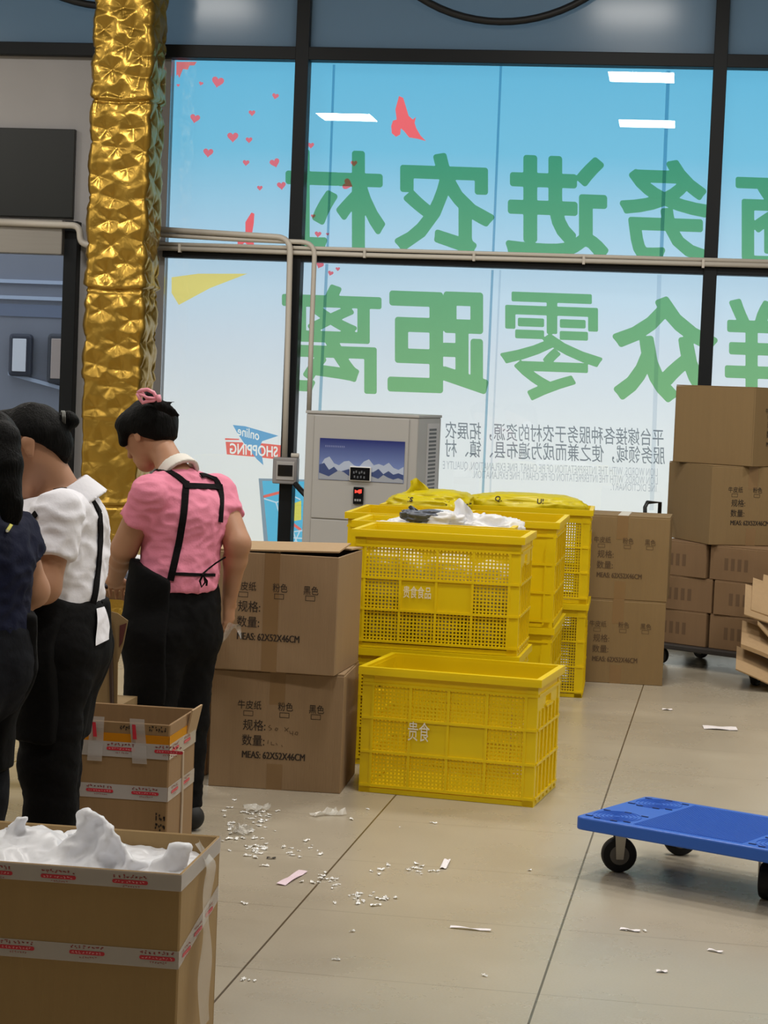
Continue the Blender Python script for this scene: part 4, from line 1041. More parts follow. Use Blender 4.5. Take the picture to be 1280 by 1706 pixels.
for (px, py, rz_) in ((1030, 1452, 10), (1132, 1424, 10), (1277, 1497, 75)):
    g = at_z(px, py); l_ = inv @ (g - Vector((L0.x, L0.y, 0)))
    caster(bt, l_.x, l_.y, 0.058, 0.158, -ang + R(rz_), w_=0.036)
caster(bt, 0.67, 0.36, 0.058, 0.158, R(10), w_=0.036)

# ------------------------------------------------------------------ open cartons in the foreground
def mark_row(b, x, z, w_, h_, y, n_, rng_, ax='x', sgn=1):
    for k in range(n_):
        cw_ = w_ / n_; a = x + k * cw_
        for q in range(3):
            za = z + h_ * rng_.uniform(0, 0.6); xb = a + cw_ * rng_.uniform(0, 0.5)
            pts = [(xb, za), (xb + cw_ * 0.35, za), (xb + cw_ * 0.35, za + h_ * 0.22), (xb, za + h_ * 0.22)]
            b.add([(p_, y, r_) if ax == 'x' else (y, p_, r_) for p_, r_ in pts], [(0, 1, 2, 3)])
def tape_mark(parent, x, z, y, rng_, s=1.0, ax='x'):
    """printed block of a packing tape: row of small signs, red bar, line of fine print"""
    s *= 1.15; L_ = 0.062 * s
    b = MB(); o_ = rr_outline(x, x + L_, z, z + 0.007 * s, 0.0034 * s, 3)
    b.add([(p, y, q) if ax == 'x' else (y, p, q) for p, q in o_], [tuple(range(len(o_)))])
    bar = b.build('red_tape_print', RED, parent, fix=False)
    b = MB(); e = -0.0003 if ax == 'x' else 0.0003
    mark_row(b, x + 0.004 * s, z + 0.0015 * s, L_ - 0.008 * s, 0.005 * s, y + e, 9, rng_, ax); b.build('white_tape_print', mat('pink_white', (232, 160, 166), 0.5), parent, fix=False)
    b = MB(); mark_row(b, x + 0.001, z + 0.0095 * s, L_ - 0.002, 0.008 * s, y, 8, rng_, ax); mark_row(b, x + 0.018 * s, z - 0.006 * s, L_ * 0.5, 0.0045 * s, y, 7, rng_, ax)
    b.build('fine_tape_print', REDM, parent, fix=False)
rng = random.Random(9)
HB = 0.60
# nearest carton
FRt = at_z(300, 1457, HB); BRt = at_z(321, 1391, HB)
DN = 0.36; WN = 0.62
nb = thing('open_carton', 'open carton nearest the camera, overflowing with a white plastic bag', 'carton', (FRt.x - WN / 2, FRt.y + DN / 2, 0), R(0.5))
carton_body(nb, WN, DN, HB, KRAFT_N, True)
yf = -DN / 2 - 0.0008; xr = WN / 2 + 0.0008
s_px = 3450 / FRt.y * 0.99
def nx(px): return (px - 300) / s_px + WN / 2
tz0 = HB - 0.034; z_low0, z_low1 = HB - 0.187, HB - 0.152
tp1 = MB().bx(-WN / 2, WN / 2 + 0.001, yf - 0.0006, yf, tz0, HB - 0.001).build('packing_tape', TAPE_W, nb, 'clear printed tape along the rim')
tp1b = MB().bx(xr, xr + 0.0006, -DN / 2, DN / 2, tz0, HB - 0.001).build('packing_tape', TAPE_W, nb)
tp2 = MB().bx(-WN / 2, WN / 2 + 0.001, yf - 0.0006, yf, z_low0, z_low1).build('packing_tape', TAPE_W, nb, 'clear printed tape around the middle')
tp2b = MB(); tp2b.add([(xr + 0.0004, -DN / 2, z_low0), (xr + 0.0004, DN / 2, z_low0 + 0.05), (xr + 0.0004, DN / 2, z_low1 + 0.05), (xr + 0.0004, -DN / 2, z_low1)], [(0, 1, 2, 3)])
tp2b = tp2b.build('packing_tape', TAPE_W, nb, fix=False)
for px in (53, 180, -60): tape_mark(tp1, nx(px), HB - 0.026, yf - 0.001, rng)
for px in (-17, 108, 232): tape_mark(tp2, nx(px), HB - 0.172, yf - 0.001, rng)
for k in range(3): tape_mark(tp2b, -DN / 2 + 0.03 + k * 0.1, z_low0 + 0.014 + k * 0.015, xr + 0.001, rng, 1.0, 'y')
# loose strip of clear film hanging over the right side
fs_ = MB()
def strip(u, v):
    a = [(WN / 2 - 0.02, 0.05, HB + 0.014), (WN / 2 + 0.014, 0.03, HB - 0.03), (WN / 2 + 0.018, -0.02, HB - 0.12), (WN / 2 + 0.024, -0.04, HB - 0.22), (WN / 2 + 0.03, -0.05, HB - 0.34)]
    t = v * (len(a) - 1); i = min(int(t), len(a) - 2); t -= i
    p = Vector(a[i]) * (1 - t) + Vector(a[i + 1]) * t
    return p + Vector((0.004 * math.sin(v * 14 + u * 4), (u - 0.5) * (0.05 + 0.06 * v), 0))
fs_.grid(strip, 6, 30); fs_.build('loose_film', film_mat('loose_film', 0.35, (226, 222, 214), 0.3), nb, 'clear film strip hanging down', smooth=True, fix=False)
# white bag in the nearest carton: gathered sheet with two handle loops standing up
def near_bag():
    p0 = Vector((FRt.x - WN / 2, FRt.y + DN / 2, 0)); h = 0.005
    W2, D2 = WN / 2 - 0.009, DN / 2 - 0.009
    xs = np.arange(-W2, W2 + h, h); ys = np.arange(-D2, D2 + h, h); zs = np.arange(HB - 0.13, HB + 0.17, h)
    hgt = np.zeros((len(xs), len(ys)))
    for i, x in enumerate(xs):
        for j, y in enumerate(ys):
            z = HB - 0.035 + 0.015 * mnoise.noise(Vector((x * 8, y * 8, 0))) + 0.03 * (0.3 - abs(mnoise.noise(Vector((x * 13, y * 6, 3)))))
            for (cx, cy, r_, hh) in ((-0.06, 0.02, 0.2, 0.06), (-0.27, 0.0, 0.12, 0.025), (0.2, 0.02, 0.1, 0.015)):
                d = math.hypot(x - cx, (y - cy) * 0.8); z += hh * max(0, 1 - d / r_) ** 1.2
            hgt[i, j] = z
    Y = ys[None, :, None]; Z = zs[None, None, :]; X = xs[:, None, None]
    F = np.maximum((Z - hgt[:, :, None]) * 0.7, (HB - 0.1) - Z)
    def tab(F, pts, y_, th, wob):
        P = [at_y(x, yy_, y_) - p0 for x, yy_ in pts]
        XX, ZZ = np.meshgrid(xs, zs, indexing='ij'); D = poly_field([[(q.x, q.z) for q in P]], XX, ZZ)      # (x,z)
        yc = (y_ - p0.y) + wob * np.sin(XX * 38 + ZZ * 17) + wob * 0.7 * np.sin(XX * 90 - ZZ * 41)
        t = th * np.clip(-D / 0.03, 0.5, 1)
        G = np.maximum(D[:, None, :], np.abs(Y - yc[:, None, :]) - t[:, None, :])
        k = 0.007; hh = np.clip(0.5 + 0.5 * (F - G) / k, 0, 1); return F * (1 - hh) + G * hh - k * hh * (1 - hh)
    ym = FRt.y + 0.17
    F = tab(F, [(28, 1359), (45, 1362), (40, 1374), (44, 1400), (52, 1430), (62, 1462), (8, 1462), (14, 1440), (22, 1414), (18, 1402), (3, 1390), (10, 1374)], ym, 0.016, 0.012)
    F = tab(F, [(137, 1348), (146, 1349), (170, 1364), (186, 1373), (194, 1372), (196, 1366), (195, 1382), (202, 1392), (205, 1406), (226, 1424), (252, 1437), (270, 1470), (40, 1470), (58, 1440), (84, 1436), (112, 1388), (128, 1384), (124, 1354)], ym - 0.02, 0.022, 0.018)
    F = tab(F, [(281, 1407), (300, 1407), (318, 1412), (312, 1420), (303, 1462), (250, 1464), (254, 1434), (270, 1430), (276, 1424)], ym - 0.04, 0.016, 0.01)
    F = np.pad(F, 1, constant_values=0.5); V, Q = nets(F, (xs[0] - h, ys[0] - h, zs[0] - h), h); V = relax(V, Q, 2); V = wrinkle(V, Q, 0.006, 15, 3.0, (1, 1, 1), 0.8)
    me = bpy.data.meshes.new('plastic_bag'); me.from_pydata(V.tolist(), [], Q.tolist()); me.materials.append(BAGW)
    me.polygons.foreach_set('use_smooth', [True] * len(me.polygons)); me.update()
    o = put('plastic_bag', me); o.location = p0
    return tag(o, 'white plastic bag with raised handles bulging from the nearest open carton', 'bag')
near_bag()
# second open carton
FR2 = at_z(283, 1208, HB); W2_, D2_ = 0.41, 0.315
sb = thing('open_carton', 'taped open carton with amber band beside the woman in pink', 'carton', (FR2.x - W2_ / 2, FR2.y + D2_ / 2, 0), R(0.0))
carton_body(sb, W2_, D2_, HB, KRAFT_B, True)
MB().box((W2_ / 2 + 0.006, D2_ / 2 - 0.05, HB - 0.03), (0.005, 0.12, 0.085), Matrix.Rotation(R(12), 3, 'Y')).build('torn_flap', KRAFT2, sb)
s2 = 3450 / FR2.y * 0.99
def sx2(px): return (px - 283) / s2 + W2_ / 2
yf2, xr2 = -D2_ / 2 - 0.0008, W2_ / 2 + 0.0008
def rnd_tape(z0, z1, m_, lab=None, off=0.0):
    a = MB().bx(-W2_ / 2, W2_ / 2, yf2 - 0.0006 - off, yf2 - off, HB - z1, HB - z0).build('packing_tape', m_, sb, lab)
    b = MB().bx(xr2 + off, xr2 + 0.0006 + off, -D2_ / 2, D2_ / 2, HB - z1, HB - z0).build('packing_tape', m_, sb)
    return a, b
rnd_tape(0.032, 0.062, TAPE_O, 'amber tape')
ta, tb = rnd_tape(0.056, 0.098, TAPE_W, 'clear printed tape', 0.0008)
tc_, td = rnd_tape(0.176, 0.216, TAPE_W, 'clear printed tape', 0.0)
for px in (174, 258): tape_mark(ta, sx2(px), HB - 0.08, yf2 - 0.0022, rng, 1.15)
for px in (140, 220): tape_mark(tc_, sx2(px), HB - 0.2, yf2 - 0.0014, rng, 1.1)
for k in range(2): tape_mark(tb, -0.13 + k * 0.14, HB - 0.08, xr2 + 0.0022, rng, 1.1, 'y'); tape_mark(td, -0.12 + k * 0.14, HB - 0.2, xr2 + 0.0014, rng, 1.1, 'y')
for px in (156, 226):
    vt = MB(); xx = sx2(px)
    vt.grid(lambda u, v: (xx + (u - 0.5) * 0.042 + 0.012 * v * (1 if px > 200 else -0.3), yf2 - 0.003 - 0.002 * math.sin(v * 9), HB + 0.012 - v * 0.125), 4, 12)
    v_ = vt.build('packing_tape', TAPE_W, sb, 'short upright strip of tape', fix=False)
    b = MB(); b.add([(xx - 0.009, yf2 - 0.0062, HB - 0.045), (xx + 0.002, yf2 - 0.0062, HB - 0.045), (xx - 0.003, yf2 - 0.0062, HB - 0.004), (xx - 0.013, yf2 - 0.0062, HB - 0.004)], [(0, 1, 2, 3)]); b.build('red_tape_print', RED, v_, fix=False)
b = MB()
for px in (196, 206, 246, 258, 268): mark_row(b, sx2(px), HB - 0.022, 0.016, 0.02, yf2 - 0.0004, 2, rng)
b.build('torn_lettering', INKB, sb, fix=False)
b = MB()
for zc in (0.27, 0.3, 0.33, 0.36): mark_row(b, sx2(262), HB - zc, 0.034, 0.028, yf2 - 0.0004, 3, rng)
b.build('smudged_lettering', INKB, sb, fix=False)
b = MB(); b.tube([(xr2 + 0.002, 0.0, HB - 0.1), (xr2 + 0.003, 0.006, HB - 0.25), (xr2 + 0.003, 0.0, 0.1)], 0.004, 6); b.build('twine', mat('pale_twine', (206, 190, 170), 0.7), sb)

# ------------------------------------------------------------------ packing table behind the women
tb_r = at_z(343, 1287); TBX1 = tb_r.x + 0.015; TBY0 = tb_r.y - 0.62
tab_ = thing('packing_table', 'brown wooden packing table behind the woman in pink', 'table', (TBX1, TBY0, 0))
WOOD = mat('table_wood', (116, 84, 50), 0.55, var=0.15, vscale=3, stretch=(1, 8, 8))
MB().bx(-1.5, 0.0, 0.0, 0.62, 0.74, 0.775).build('tabletop', WOOD, tab_, bevel=0.004)
for (x_, y_) in ((-0.05, 0.0), (-0.05, 0.56), (-1.5, 0.0), (-1.5, 0.56)): MB().bx(x_, x_ + 0.05, y_ + 0.003, y_ + 0.055, 0, 0.74).build('leg', WOOD, tab_, bevel=0.003)
hp_ = at_y(198, 985, TBY0 + 0.12)
bag('plastic_bag', 'dark grey plastic sheet crumpled on the packing table', (hp_.x + 0.03, TBY0 + 0.13, 0.81), (0.26, 0.2, 0.08), 31.0, BAGG, 0, 0.3, sub=4)
bag('plastic_bag', 'small white bag on the packing table under her left hand', (hp_.x + 0.06, TBY0 + 0.33, 0.83), (0.16, 0.14, 0.1), 33.0, BAGW, 0, 0.25, sub=4)
# carton with a slanting flap standing between the two women
p_ = at_z(190, 1250, 0.2)
cf = thing('leaning_carton', 'folded brown carton standing between the woman in white and the woman in pink', 'carton', (at_y(190, 1100, 6.5).x, 6.5, 0), 0)
P_ = lambda x, y: (at_y(x, y, 6.5).x - cf.location.x, 0, at_y(x, y, 6.5).z)
b = MB(); b.poly([P_(150, 1030), P_(186, 1019), P_(196, 1022), P_(213, 1034), P_(205, 1075), P_(196, 1105), P_(195, 1175), P_(150, 1175)], (0, 0.006, 0)); b.build('side', KRAFT_D, cf)
b = MB(); b.poly([P_(184, 1030), P_(188, 1060), P_(189, 1110), P_(190, 1175), P_(186, 1175), P_(184, 1100)], (0, -0.02, 0)); b.build('fold', mat('dark_fold', (52, 32, 20), 0.8), cf)
b = MB(); b.poly([P_(200, 1042), P_(211, 1038), P_(204, 1070), P_(199, 1078)], (0, -0.004, 0)); b.build('red_mark', mat('maroon_opening', (74, 24, 20), 0.7), cf)  # dark opening of the carton painted as a flat maroon patch
b = MB(); x0_, z0_ = P_(150, 1175)[0], P_(150, 1175)[2]; b.bx(x0_, P_(196, 1175)[0], 0, 0.25, 0, z0_); b.build('base', KRAFT_D, cf)
SKIN = mat('skin', (176, 130, 100), 0.55, var=0.05, vscale=12)
HAIR = mat('black_hair', (6, 6, 6), 0.6, spec=0.12, bump=0.5, bscale=40, stretch=(6, 6, 1))
BLACKC = mat('black_cloth', (9, 9, 10), 0.9, spec=0.15, bump=0.2, bscale=60)
PINKC = mat('pink_cloth', (226, 134, 160), 0.8, bump=0.15, bscale=140, var=0.05)
WHITEC = mat('white_cloth', (236, 236, 244), 0.8, bump=0.12, bscale=90)
NAVYC = mat('navy_cloth', (16, 21, 46), 0.85, spec=0.2, bump=0.15, bscale=90)
STRAP = mat('apron_strap', (13, 10, 12), 0.9, spec=0.15)
def A3(v): return np.array(v, float)
def unit(v): v = A3(v); return v / np.linalg.norm(v)

def add_hand(F, wrist, pd, pn, side, curl=0.5, thumb=True):
    """palm, four unequal bent fingers, thumb from the side of the palm. pd: along the hand, pn: palm side, side: towards the thumb"""
    wrist, pd, pn = A3(wrist), unit(pd), unit(pn); pn = unit(pn - pd * (pn @ pd)); sd = np.cross(pd, pn) * side
    F.cone(wrist - pd * 0.01, wrist + pd * 0.075, 0.017, 0.0165, 0.012, axis=sd, fac=0.5)
    for k, (o_, ln) in enumerate(((0.030, 0.066), (0.010, 0.074), (-0.010, 0.069), (-0.029, 0.054))):
        p = wrist + pd * (0.082 - abs(o_ - 0.005) * 0.18) + sd * o_; d = unit(pd + sd * o_ * 2.2)
        r_ = 0.0085
        for j, (fr, cu) in enumerate(((0.45, 0.35), (0.32, 0.8), (0.23, 0.6))):
            ang_ = curl * cu; d = unit(d * math.cos(ang_) + pn * math.sin(ang_)); q = p + d * ln * fr
            F.cone(p, q, r_, r_ - 0.0008, 0.004); p = q; r_ -= 0.0008
    if thumb:
        p = wrist + pd * 0.022 + sd * 0.026; q = p + unit(pd * 0.6 + sd * 0.75 + pn * 0.25) * 0.034; e = q + unit(pd * 0.95 + sd * 0.25 + pn * 0.4) * 0.03
        F.cone(wrist + pd * 0.01 + sd * 0.012, p, 0.013, 0.0125, 0.01); F.cone(p, q, 0.0115, 0.0098, 0.006); F.cone(q, e, 0.0098, 0.008, 0.004)

LAST = {}
def build_person(J, label, shirt_m, lower_m, sleeve=0.55, shirt_kw=None, seed=1.0, hem=None, collar=None, apron=True, shirt_name='polo_shirt'):
    f, r, up = unit(J['f']), unit(J['r']), A3((0, 0, 1)); hf, hu = unit(J['hf']), unit(J['hu'])
    hu = unit(hu - hf * (hu @ hf)); hr = np.cross(hf, hu)
    c = A3(J['head']); nb_ = A3(J['neck']); ch = A3(J['chest']); wa = A3(J['waist']); pe = A3(J['pelvis'])
    origin = A3(((J['aL'][0] + J['aR'][0]) / 2, (J['aL'][1] + J['aR'][1]) / 2, 0.0))
    root = thing('person', label, 'person', origin)
    allp = np.array([A3(v) for k, v in J.items() if k not in ('f', 'r', 'hf', 'hu') and len(v) == 3])
    lo, hi = allp.min(0) - 0.19, allp.max(0) + 0.19; lo[2] = -0.01
    # ---- body
    B = Field(lo, hi, 0.0055)
    B.cone(c - hf * 0.022 + hu * 0.022, c + hf * 0.022 + hu * 0.018, 0.08, 0.074, 0.03, axis=hr, fac=1.04)
    B.cone(c + hf * 0.045 - hu * 0.03, c + hf * 0.056 - hu * 0.088, 0.048, 0.027, 0.03)
    B.cone(c + hf * 0.0 - hu * 0.04, c + hf * 0.05 - hu * 0.085, 0.052, 0.03, 0.03, axis=hr, fac=0.85)
    B.cone(c + hf * 0.092 - hu * 0.002, c + hf * 0.106 - hu * 0.036, 0.008, 0.012, 0.012)                     # nose
    B.cone(c + hf * 0.083 + hu * 0.014 - hr * 0.04, c + hf * 0.083 + hu * 0.014 + hr * 0.04, 0.012, 0.012, 0.014)  # brow
    B.cone(c + hf * 0.083 - hu * 0.064 - hr * 0.016, c + hf * 0.083 - hu * 0.064 + hr * 0.016, 0.0085, 0.0085, 0.008)
    B.cone(c + hf * 0.08 - hu * 0.073 - hr * 0.013, c + hf * 0.08 - hu * 0.073 + hr * 0.013, 0.008, 0.008, 0.006)
    for s in (-1, 1):
        B.cone(c + hf * 0.094 - hu * 0.004 + hr * s * 0.032, c + hf * 0.094 - hu * 0.006 + hr * s * 0.034, 0.011, 0.011, 0.004, sub=True)
        B.cone(c + hf * 0.078 - hu * 0.006 + hr * s * 0.032, c + hf * 0.079 - hu * 0.006 + hr * s * 0.033, 0.0125, 0.0125, 0.004)  # eyeball and lid
        e0 = c - hf * 0.012 - hu * 0.012 + hr * s * 0.081
        B.cone(e0 + hu * 0.014 - hf * 0.003, e0 - hu * 0.016 + hf * 0.004, 0.02, 0.013, 0.006, axis=hr, fac=2.6)                # ear
        B.cone(e0 + hr * s * 0.012 + hu * 0.002 + hf * 0.004, e0 + hr * s * 0.012 - hu * 0.01 + hf * 0.006, 0.0085, 0.006, 0.004, sub=True)
    B.cone(nb_ - up * 0.02, c - hf * 0.03 - hu * 0.05, 0.054, 0.044, 0.03)
    B.cone(wa, ch, 0.088, 0.1, 0.06, axis=r, fac=max(0.74, J.get('shf', [0.72])[0])); B.cone(pe, wa, 0.1, 0.088, 0.06, axis=r, fac=max(0.74, J.get('shf', [0.72])[0]))
    B.cone(ch, nb_ - up * 0.05, 0.1, 0.055, 0.05, axis=r, fac=0.75)
    for s in 'LR':
        sh, el, wr = A3(J['s' + s]), A3(J['e' + s]), A3(J['w' + s])
        B.cone(nb_ - up * 0.045, sh, 0.05, 0.052, 0.03); B.cone(sh, el, 0.05, J.get('re', [0.04])[0], 0.02)
        mid = el * 0.72 + wr * 0.28; B.cone(el, mid, 0.04, 0.04, 0.02); B.cone(mid, wr, 0.04, 0.026, 0.02)
        add_hand(B, wr, J['h' + s], J['n' + s], 1 if s == 'R' else -1, J.get('curl', [0.7])[0])
        hp2, kn, an = A3(J['hip' + s]), A3(J['k' + s]), A3(J['a' + s])
        B.cone(hp2, kn, 0.08, 0.052, 0.03); B.cone(kn, an, 0.052, 0.036, 0.03)
        B.cone(an - up * 0.02, an + f * 0.13 - up * 0.045, 0.032, 0.026, 0.03); B.cone(an - up * 0.02, an - f * 0.035 - up * 0.04, 0.032, 0.028, 0.03)
    V, Q = B.mesh(1)
    body = vq_obj('body', V, Q, SKIN, root, origin)
    # ---- trousers, shoes
    T = Field(lo, hi, 0.0085)
    T.cone(pe + up * 0.03, pe - up * 0.05, 0.118, 0.125, 0.05, axis=r, fac=J.get('hipf', [0.72])[0]); T.cone(wa - up * 0.02, pe, 0.105, 0.12, 0.05, axis=r, fac=0.7)
    bk = J.get('seat')
    if bk: T.cone(A3(bk) + up * 0.02, A3(bk) - up * 0.03, 0.1, 0.09, 0.05, axis=r, fac=0.75)
    for s in 'LR':
        hp2, kn, an = A3(J['hip' + s]), A3(J['k' + s]), A3(J['a' + s])
        T.cone(hp2, kn, 0.102, J.get('kr', [0.076])[0], 0.04); T.cone(kn, an, J.get('kr', [0.076])[0], J.get('ar', [0.06])[0], 0.03, cut=(an + up * 0.0, (0, 0, -1)))
    T.plane(wa + up * 0.01, up)
    V, Q = T.mesh(2); V = wrinkle(V, Q, 0.007, 9, seed + 5, (1, 1, 1.8)); LAST['trousers'] = (V, Q)
    pants = vq_obj('trousers', V, Q, lower_m, root, origin, 'dark trousers')
    for s in 'LR':
        an = A3(J['a' + s]); Fs = Field(an - 0.22, an + 0.22, 0.006)
        g = A3((an[0], an[1], 0.045)); Fs.cone(g - f * 0.04, g + f * 0.14, 0.045, 0.04, 0.02); Fs.plane((0, 0, 0.003), (0, 0, -1)); Fs.plane((0, 0, 0.085), (0, 0, 1))
        V, Q = Fs.mesh(2); vq_obj('shoe', V, Q, RUBBER, root, origin, 'black shoe')
    # ---- shirt
    S = Field(lo, hi, 0.007)
    S.cone(wa, ch, 0.11, 0.124, 0.06, axis=r, fac=J.get('shf', [0.72])[0]); S.cone(pe - up * 0.02, wa, J.get('shp', [0.118])[0], 0.108, 0.06, axis=r, fac=J.get('shf', [0.72])[0])
    S.cone(ch, nb_ - up * 0.06, 0.118, 0.07, 0.05, axis=r, fac=0.75)
    if 'tail' in J: S.cone(A3(J['tail'][0:3]) + up * 0.1, A3(J['tail'][0:3]) - up * 0.05, 0.104, 0.128, 0.04, axis=r, fac=0.70)
    if 'back' in J: S.cone(A3(J['back']) - up * 0.05, A3(J['back']) + up * 0.08, 0.09, 0.09, 0.07, axis=r, fac=0.7)
    for s in 'LR':
        sh, el = A3(J['s' + s]), A3(J['e' + s]); d = unit(el - sh)
        S.cone(nb_ - up * 0.05, sh, 0.06, 0.06, 0.04)
        e = sh + (el - sh) * sleeve; S.cone(sh, e + d * 0.04, 0.061, J.get('rs', [0.066])[0], 0.03, cut=(e, d * 0.9 + A3(J.get('cuff', (0, 0, 0)))))
    if hem is not None: S.plane(hem[0], hem[1])
    S.plane(nb_ + up * 0.012, unit(up * 0.9 + f * 0.25))
    V, Q = S.mesh(2); V = wrinkle(V, Q, 0.007, 9, seed, (1, 1, 1.5), 0.9)
    shirt = vq_obj(shirt_name, V, Q, shirt_m, root, origin); SV = (V, Q)
    # ---- apron wrapped round the front
    if apron:
        Af = Field(lo, hi, 0.0085)
        Af.cone(wa, ch - up * 0.02, 0.122, 0.13, 0.06, axis=r, fac=0.70); Af.cone(pe - up * 0.02, wa, 0.135, 0.122, 0.06, axis=r, fac=0.68)
        for s in 'LR':
            hp2, kn = A3(J['hip' + s]), A3(J['k' + s]); Af.cone(hp2, kn + up * 0.02, 0.118, 0.095, 0.06, cut=(kn + up * 0.06, (0, 0, -1)))
        for p_, n_ in J['apron']: Af.plane(p_, n_)
        V, Q = Af.mesh(2); V = wrinkle(V, Q, 0.006, 7, seed + 2, (1, 1, 1.2))
        vq_obj('apron', V, Q, BLACKC, root, origin, 'black apron'); LAST['apron'] = (V, Q)
    return root, origin, SV, (c, hf, hu, hr), (lo, hi)

def ribbon(root, origin, surf, pts, wd, m_, name='apron_strap', th=0.004, lift=0.002):
    """flat band laid on a garment: pts are pixels of the photo, cast onto the cloth"""
    bv = BVHTree.FromPolygons(surf[0].tolist(), surf[1].tolist())
    P = []
    for (xa, ya), (xb, yb) in zip(pts[:-1], pts[1:]):
        n_ = max(2, int(math.hypot(xb - xa, yb - ya) / 5))
        for k in range(n_): P.append((xa + (xb - xa) * k / n_, ya + (yb - ya) * k / n_))
    P.append(pts[-1]); H = []
    for x, y in P:
        hit, nn, _, _ = bv.ray_cast(C0, ray(x, y).normalized())
        if hit is None:
            hit, nn, _, _ = bv.find_nearest(at_d(x, y, (Vector(surf[0].mean(0)) - C0).dot(FW)))
        H.append((hit, nn))
    H2 = []
    for i in range(len(H)):
        a = H[max(0, i - 2):i + 3]; H2.append((sum((q[0] for q in a), Vector()) / len(a), sum((q[1] for q in a), Vector()).normalized()))
    b = MB(); vs = []
    for i, (p, nn) in enumerate(H2):
        t = (H2[min(i + 1, len(H2) - 1)][0] - H2[max(i - 1, 0)][0]).normalized(); sd = t.cross(nn).normalized() * wd / 2
        for q in (p + sd + nn * lift, p - sd + nn * lift, p - sd + nn * (lift + th) , p + sd + nn * (lift + th)): vs.append(q - Vector(origin))
    fs = []
    for i in range(len(H2) - 1):
        for k in range(4): fs.append((i * 4 + k, i * 4 + (k + 1) % 4, i * 4 + 4 + (k + 1) % 4, i * 4 + 4 + k))
    fs += [(0, 1, 2, 3), tuple(len(H2) * 4 - 4 + k for k in (3, 2, 1, 0))]
    b.add(vs, fs); return b.build(name, m_, root, smooth=False)
def hair_cap(root, origin, head, lohi, cuts, extra, h=0.006, grow=0.014, seed=3.0):
    c, hf, hu, hr = head
    Hf = Field(np.minimum(c, c) - 0.36, c + 0.24, h)
    Hf.cone(c - hf * 0.024 + hu * 0.024, c + hf * 0.026 + hu * 0.022, 0.08 + grow, 0.075 + grow, 0.03, axis=hr, fac=1.02)
    Hf.cone(c - hf * 0.035 + hu * 0.0, c - hf * 0.04 - hu * 0.05, 0.072 + grow * 0.6, 0.052, 0.03)
    for p_, n_ in cuts: Hf.plane(p_, n_)
    for e in extra: Hf.cone(*e[:4], *(e[4:] if len(e) > 4 else (0.02,)))
    V, Q = Hf.mesh(1); V = wrinkle(V, Q, 0.003, 30, seed, (1, 1, 0.4))
    return vq_obj('hair', V, Q, HAIR, root, origin, 'black hair')

# ---- woman in pink, seen from behind
Dp = 7.15
f = unit((-0.78, 0.62, 0)); r = unit((0.62, 0.78, 0))
def Pp(x, y, d=0.0): return tuple(at_d(x, y, Dp + d))
hd_f = unit(f * 0.78 + A3((-0.30, -0.08, 0)) + A3((0, 0, -0.55)))
J = dict(f=f, r=r, hf=hd_f, hu=(hd_f[0] * 0.6, hd_f[1] * 0.6, 0.85), head=Pp(247, 722, 0.12), neck=Pp(293, 784, 0.02), chest=Pp(306, 862, 0.02), waist=Pp(297, 968, 0.0), pelvis=Pp(289, 1032, 0.0),
         sL=Pp(248, 824, -0.12), sR=Pp(363, 822, 0.14), eL=Pp(207, 914, -0.04), wL=Pp(191, 968, 0.2), eR=Pp(396, 906, 0.04), wR=Pp(382, 1000, 0.16), re=[0.047], shf=[0.82],
         hL=(-0.1, 0.9, -0.25), nL=(0.1, -0.2, -1), hR=(-0.05, 0.25, -0.95), nR=(-0.9, 0.3, 0), curl=[0.9],
         hipL=Pp(262, 1072, -0.07), hipR=Pp(316, 1072, 0.07), kL=Pp(252, 1200, -0.05), kR=Pp(309, 1200, 0.08), aL=Pp(254, 1345, -0.05), aR=Pp(308, 1345, 0.07), ar=[0.062], kr=[0.078])
wl = A3(J['waist'])
J['apron'] = [(Pp(292, 972), unit(-f * 0.55 + r * 0.55)), (Pp(255, 945), unit(A3((0.42, 0.1, 0.85))))]
root, org, SV, head, lh = build_person(J, 'woman in pink polo shirt and black apron, hair up, working with her back turned', PINKC, BLACKC, sleeve=0.5, seed=2.0,
                                       hem=(Pp(320, 984), (0.0, 0, -1)), shirt_name='pink_shirt')
c, hf, hu, hr = head
hair_cap(root, org, head, lh, [(c + hf * 0.0, unit(hf * 0.7 - hu * 0.72)), (c - hu * 0.05 - hf * 0.04, unit(-hu * 0.8 + hf * 0.1))],
         [(c + hf * 0.065 + hu * 0.05, c + hf * 0.098 + hu * 0.0, 0.036, 0.016, 0.03), (c - hr * 0.05 + hf * 0.035 + hu * 0.045, c - hr * 0.064 + hf * 0.066 + hu * 0.0, 0.035, 0.018, 0.04), (Pp(248, 661, 0.02), Pp(262, 668, 0.02), 0.022, 0.018, 0.02),
          (Pp(268, 676), Pp(290, 684), 0.018, 0.006, 0.02), (Pp(284, 680), Pp(298, 697), 0.008, 0.0025, 0.01), (Pp(274, 672), Pp(292, 669), 0.008, 0.003, 0.01), (Pp(280, 678), Pp(303, 694), 0.006, 0.002, 0.008), (Pp(270, 678), Pp(288, 694), 0.012, 0.004, 0.01), (c - hf * 0.055 - hu * 0.03, c - hf * 0.045 - hu * 0.082, 0.046, 0.018, 0.03)], h=0.005)
CLIP = mat('pink_clip_plastic', (232, 150, 168), 0.3)
b = MB()
cc = [Vector(Pp(x, y, -0.07)) - Vector(org) for x, y in ((229, 655), (236, 650), (246, 649), (256, 654), (262, 664), (256, 667), (246, 668), (238, 671), (233, 664), (229, 655))]
b.tube(cc, 0.0065, 8); b.tube([cc[0], (cc[3] + cc[7]) / 2 + Vector((0, -0.01, 0)), cc[4]], 0.005, 8); b.tube([cc[1], cc[6]], 0.004, 8)
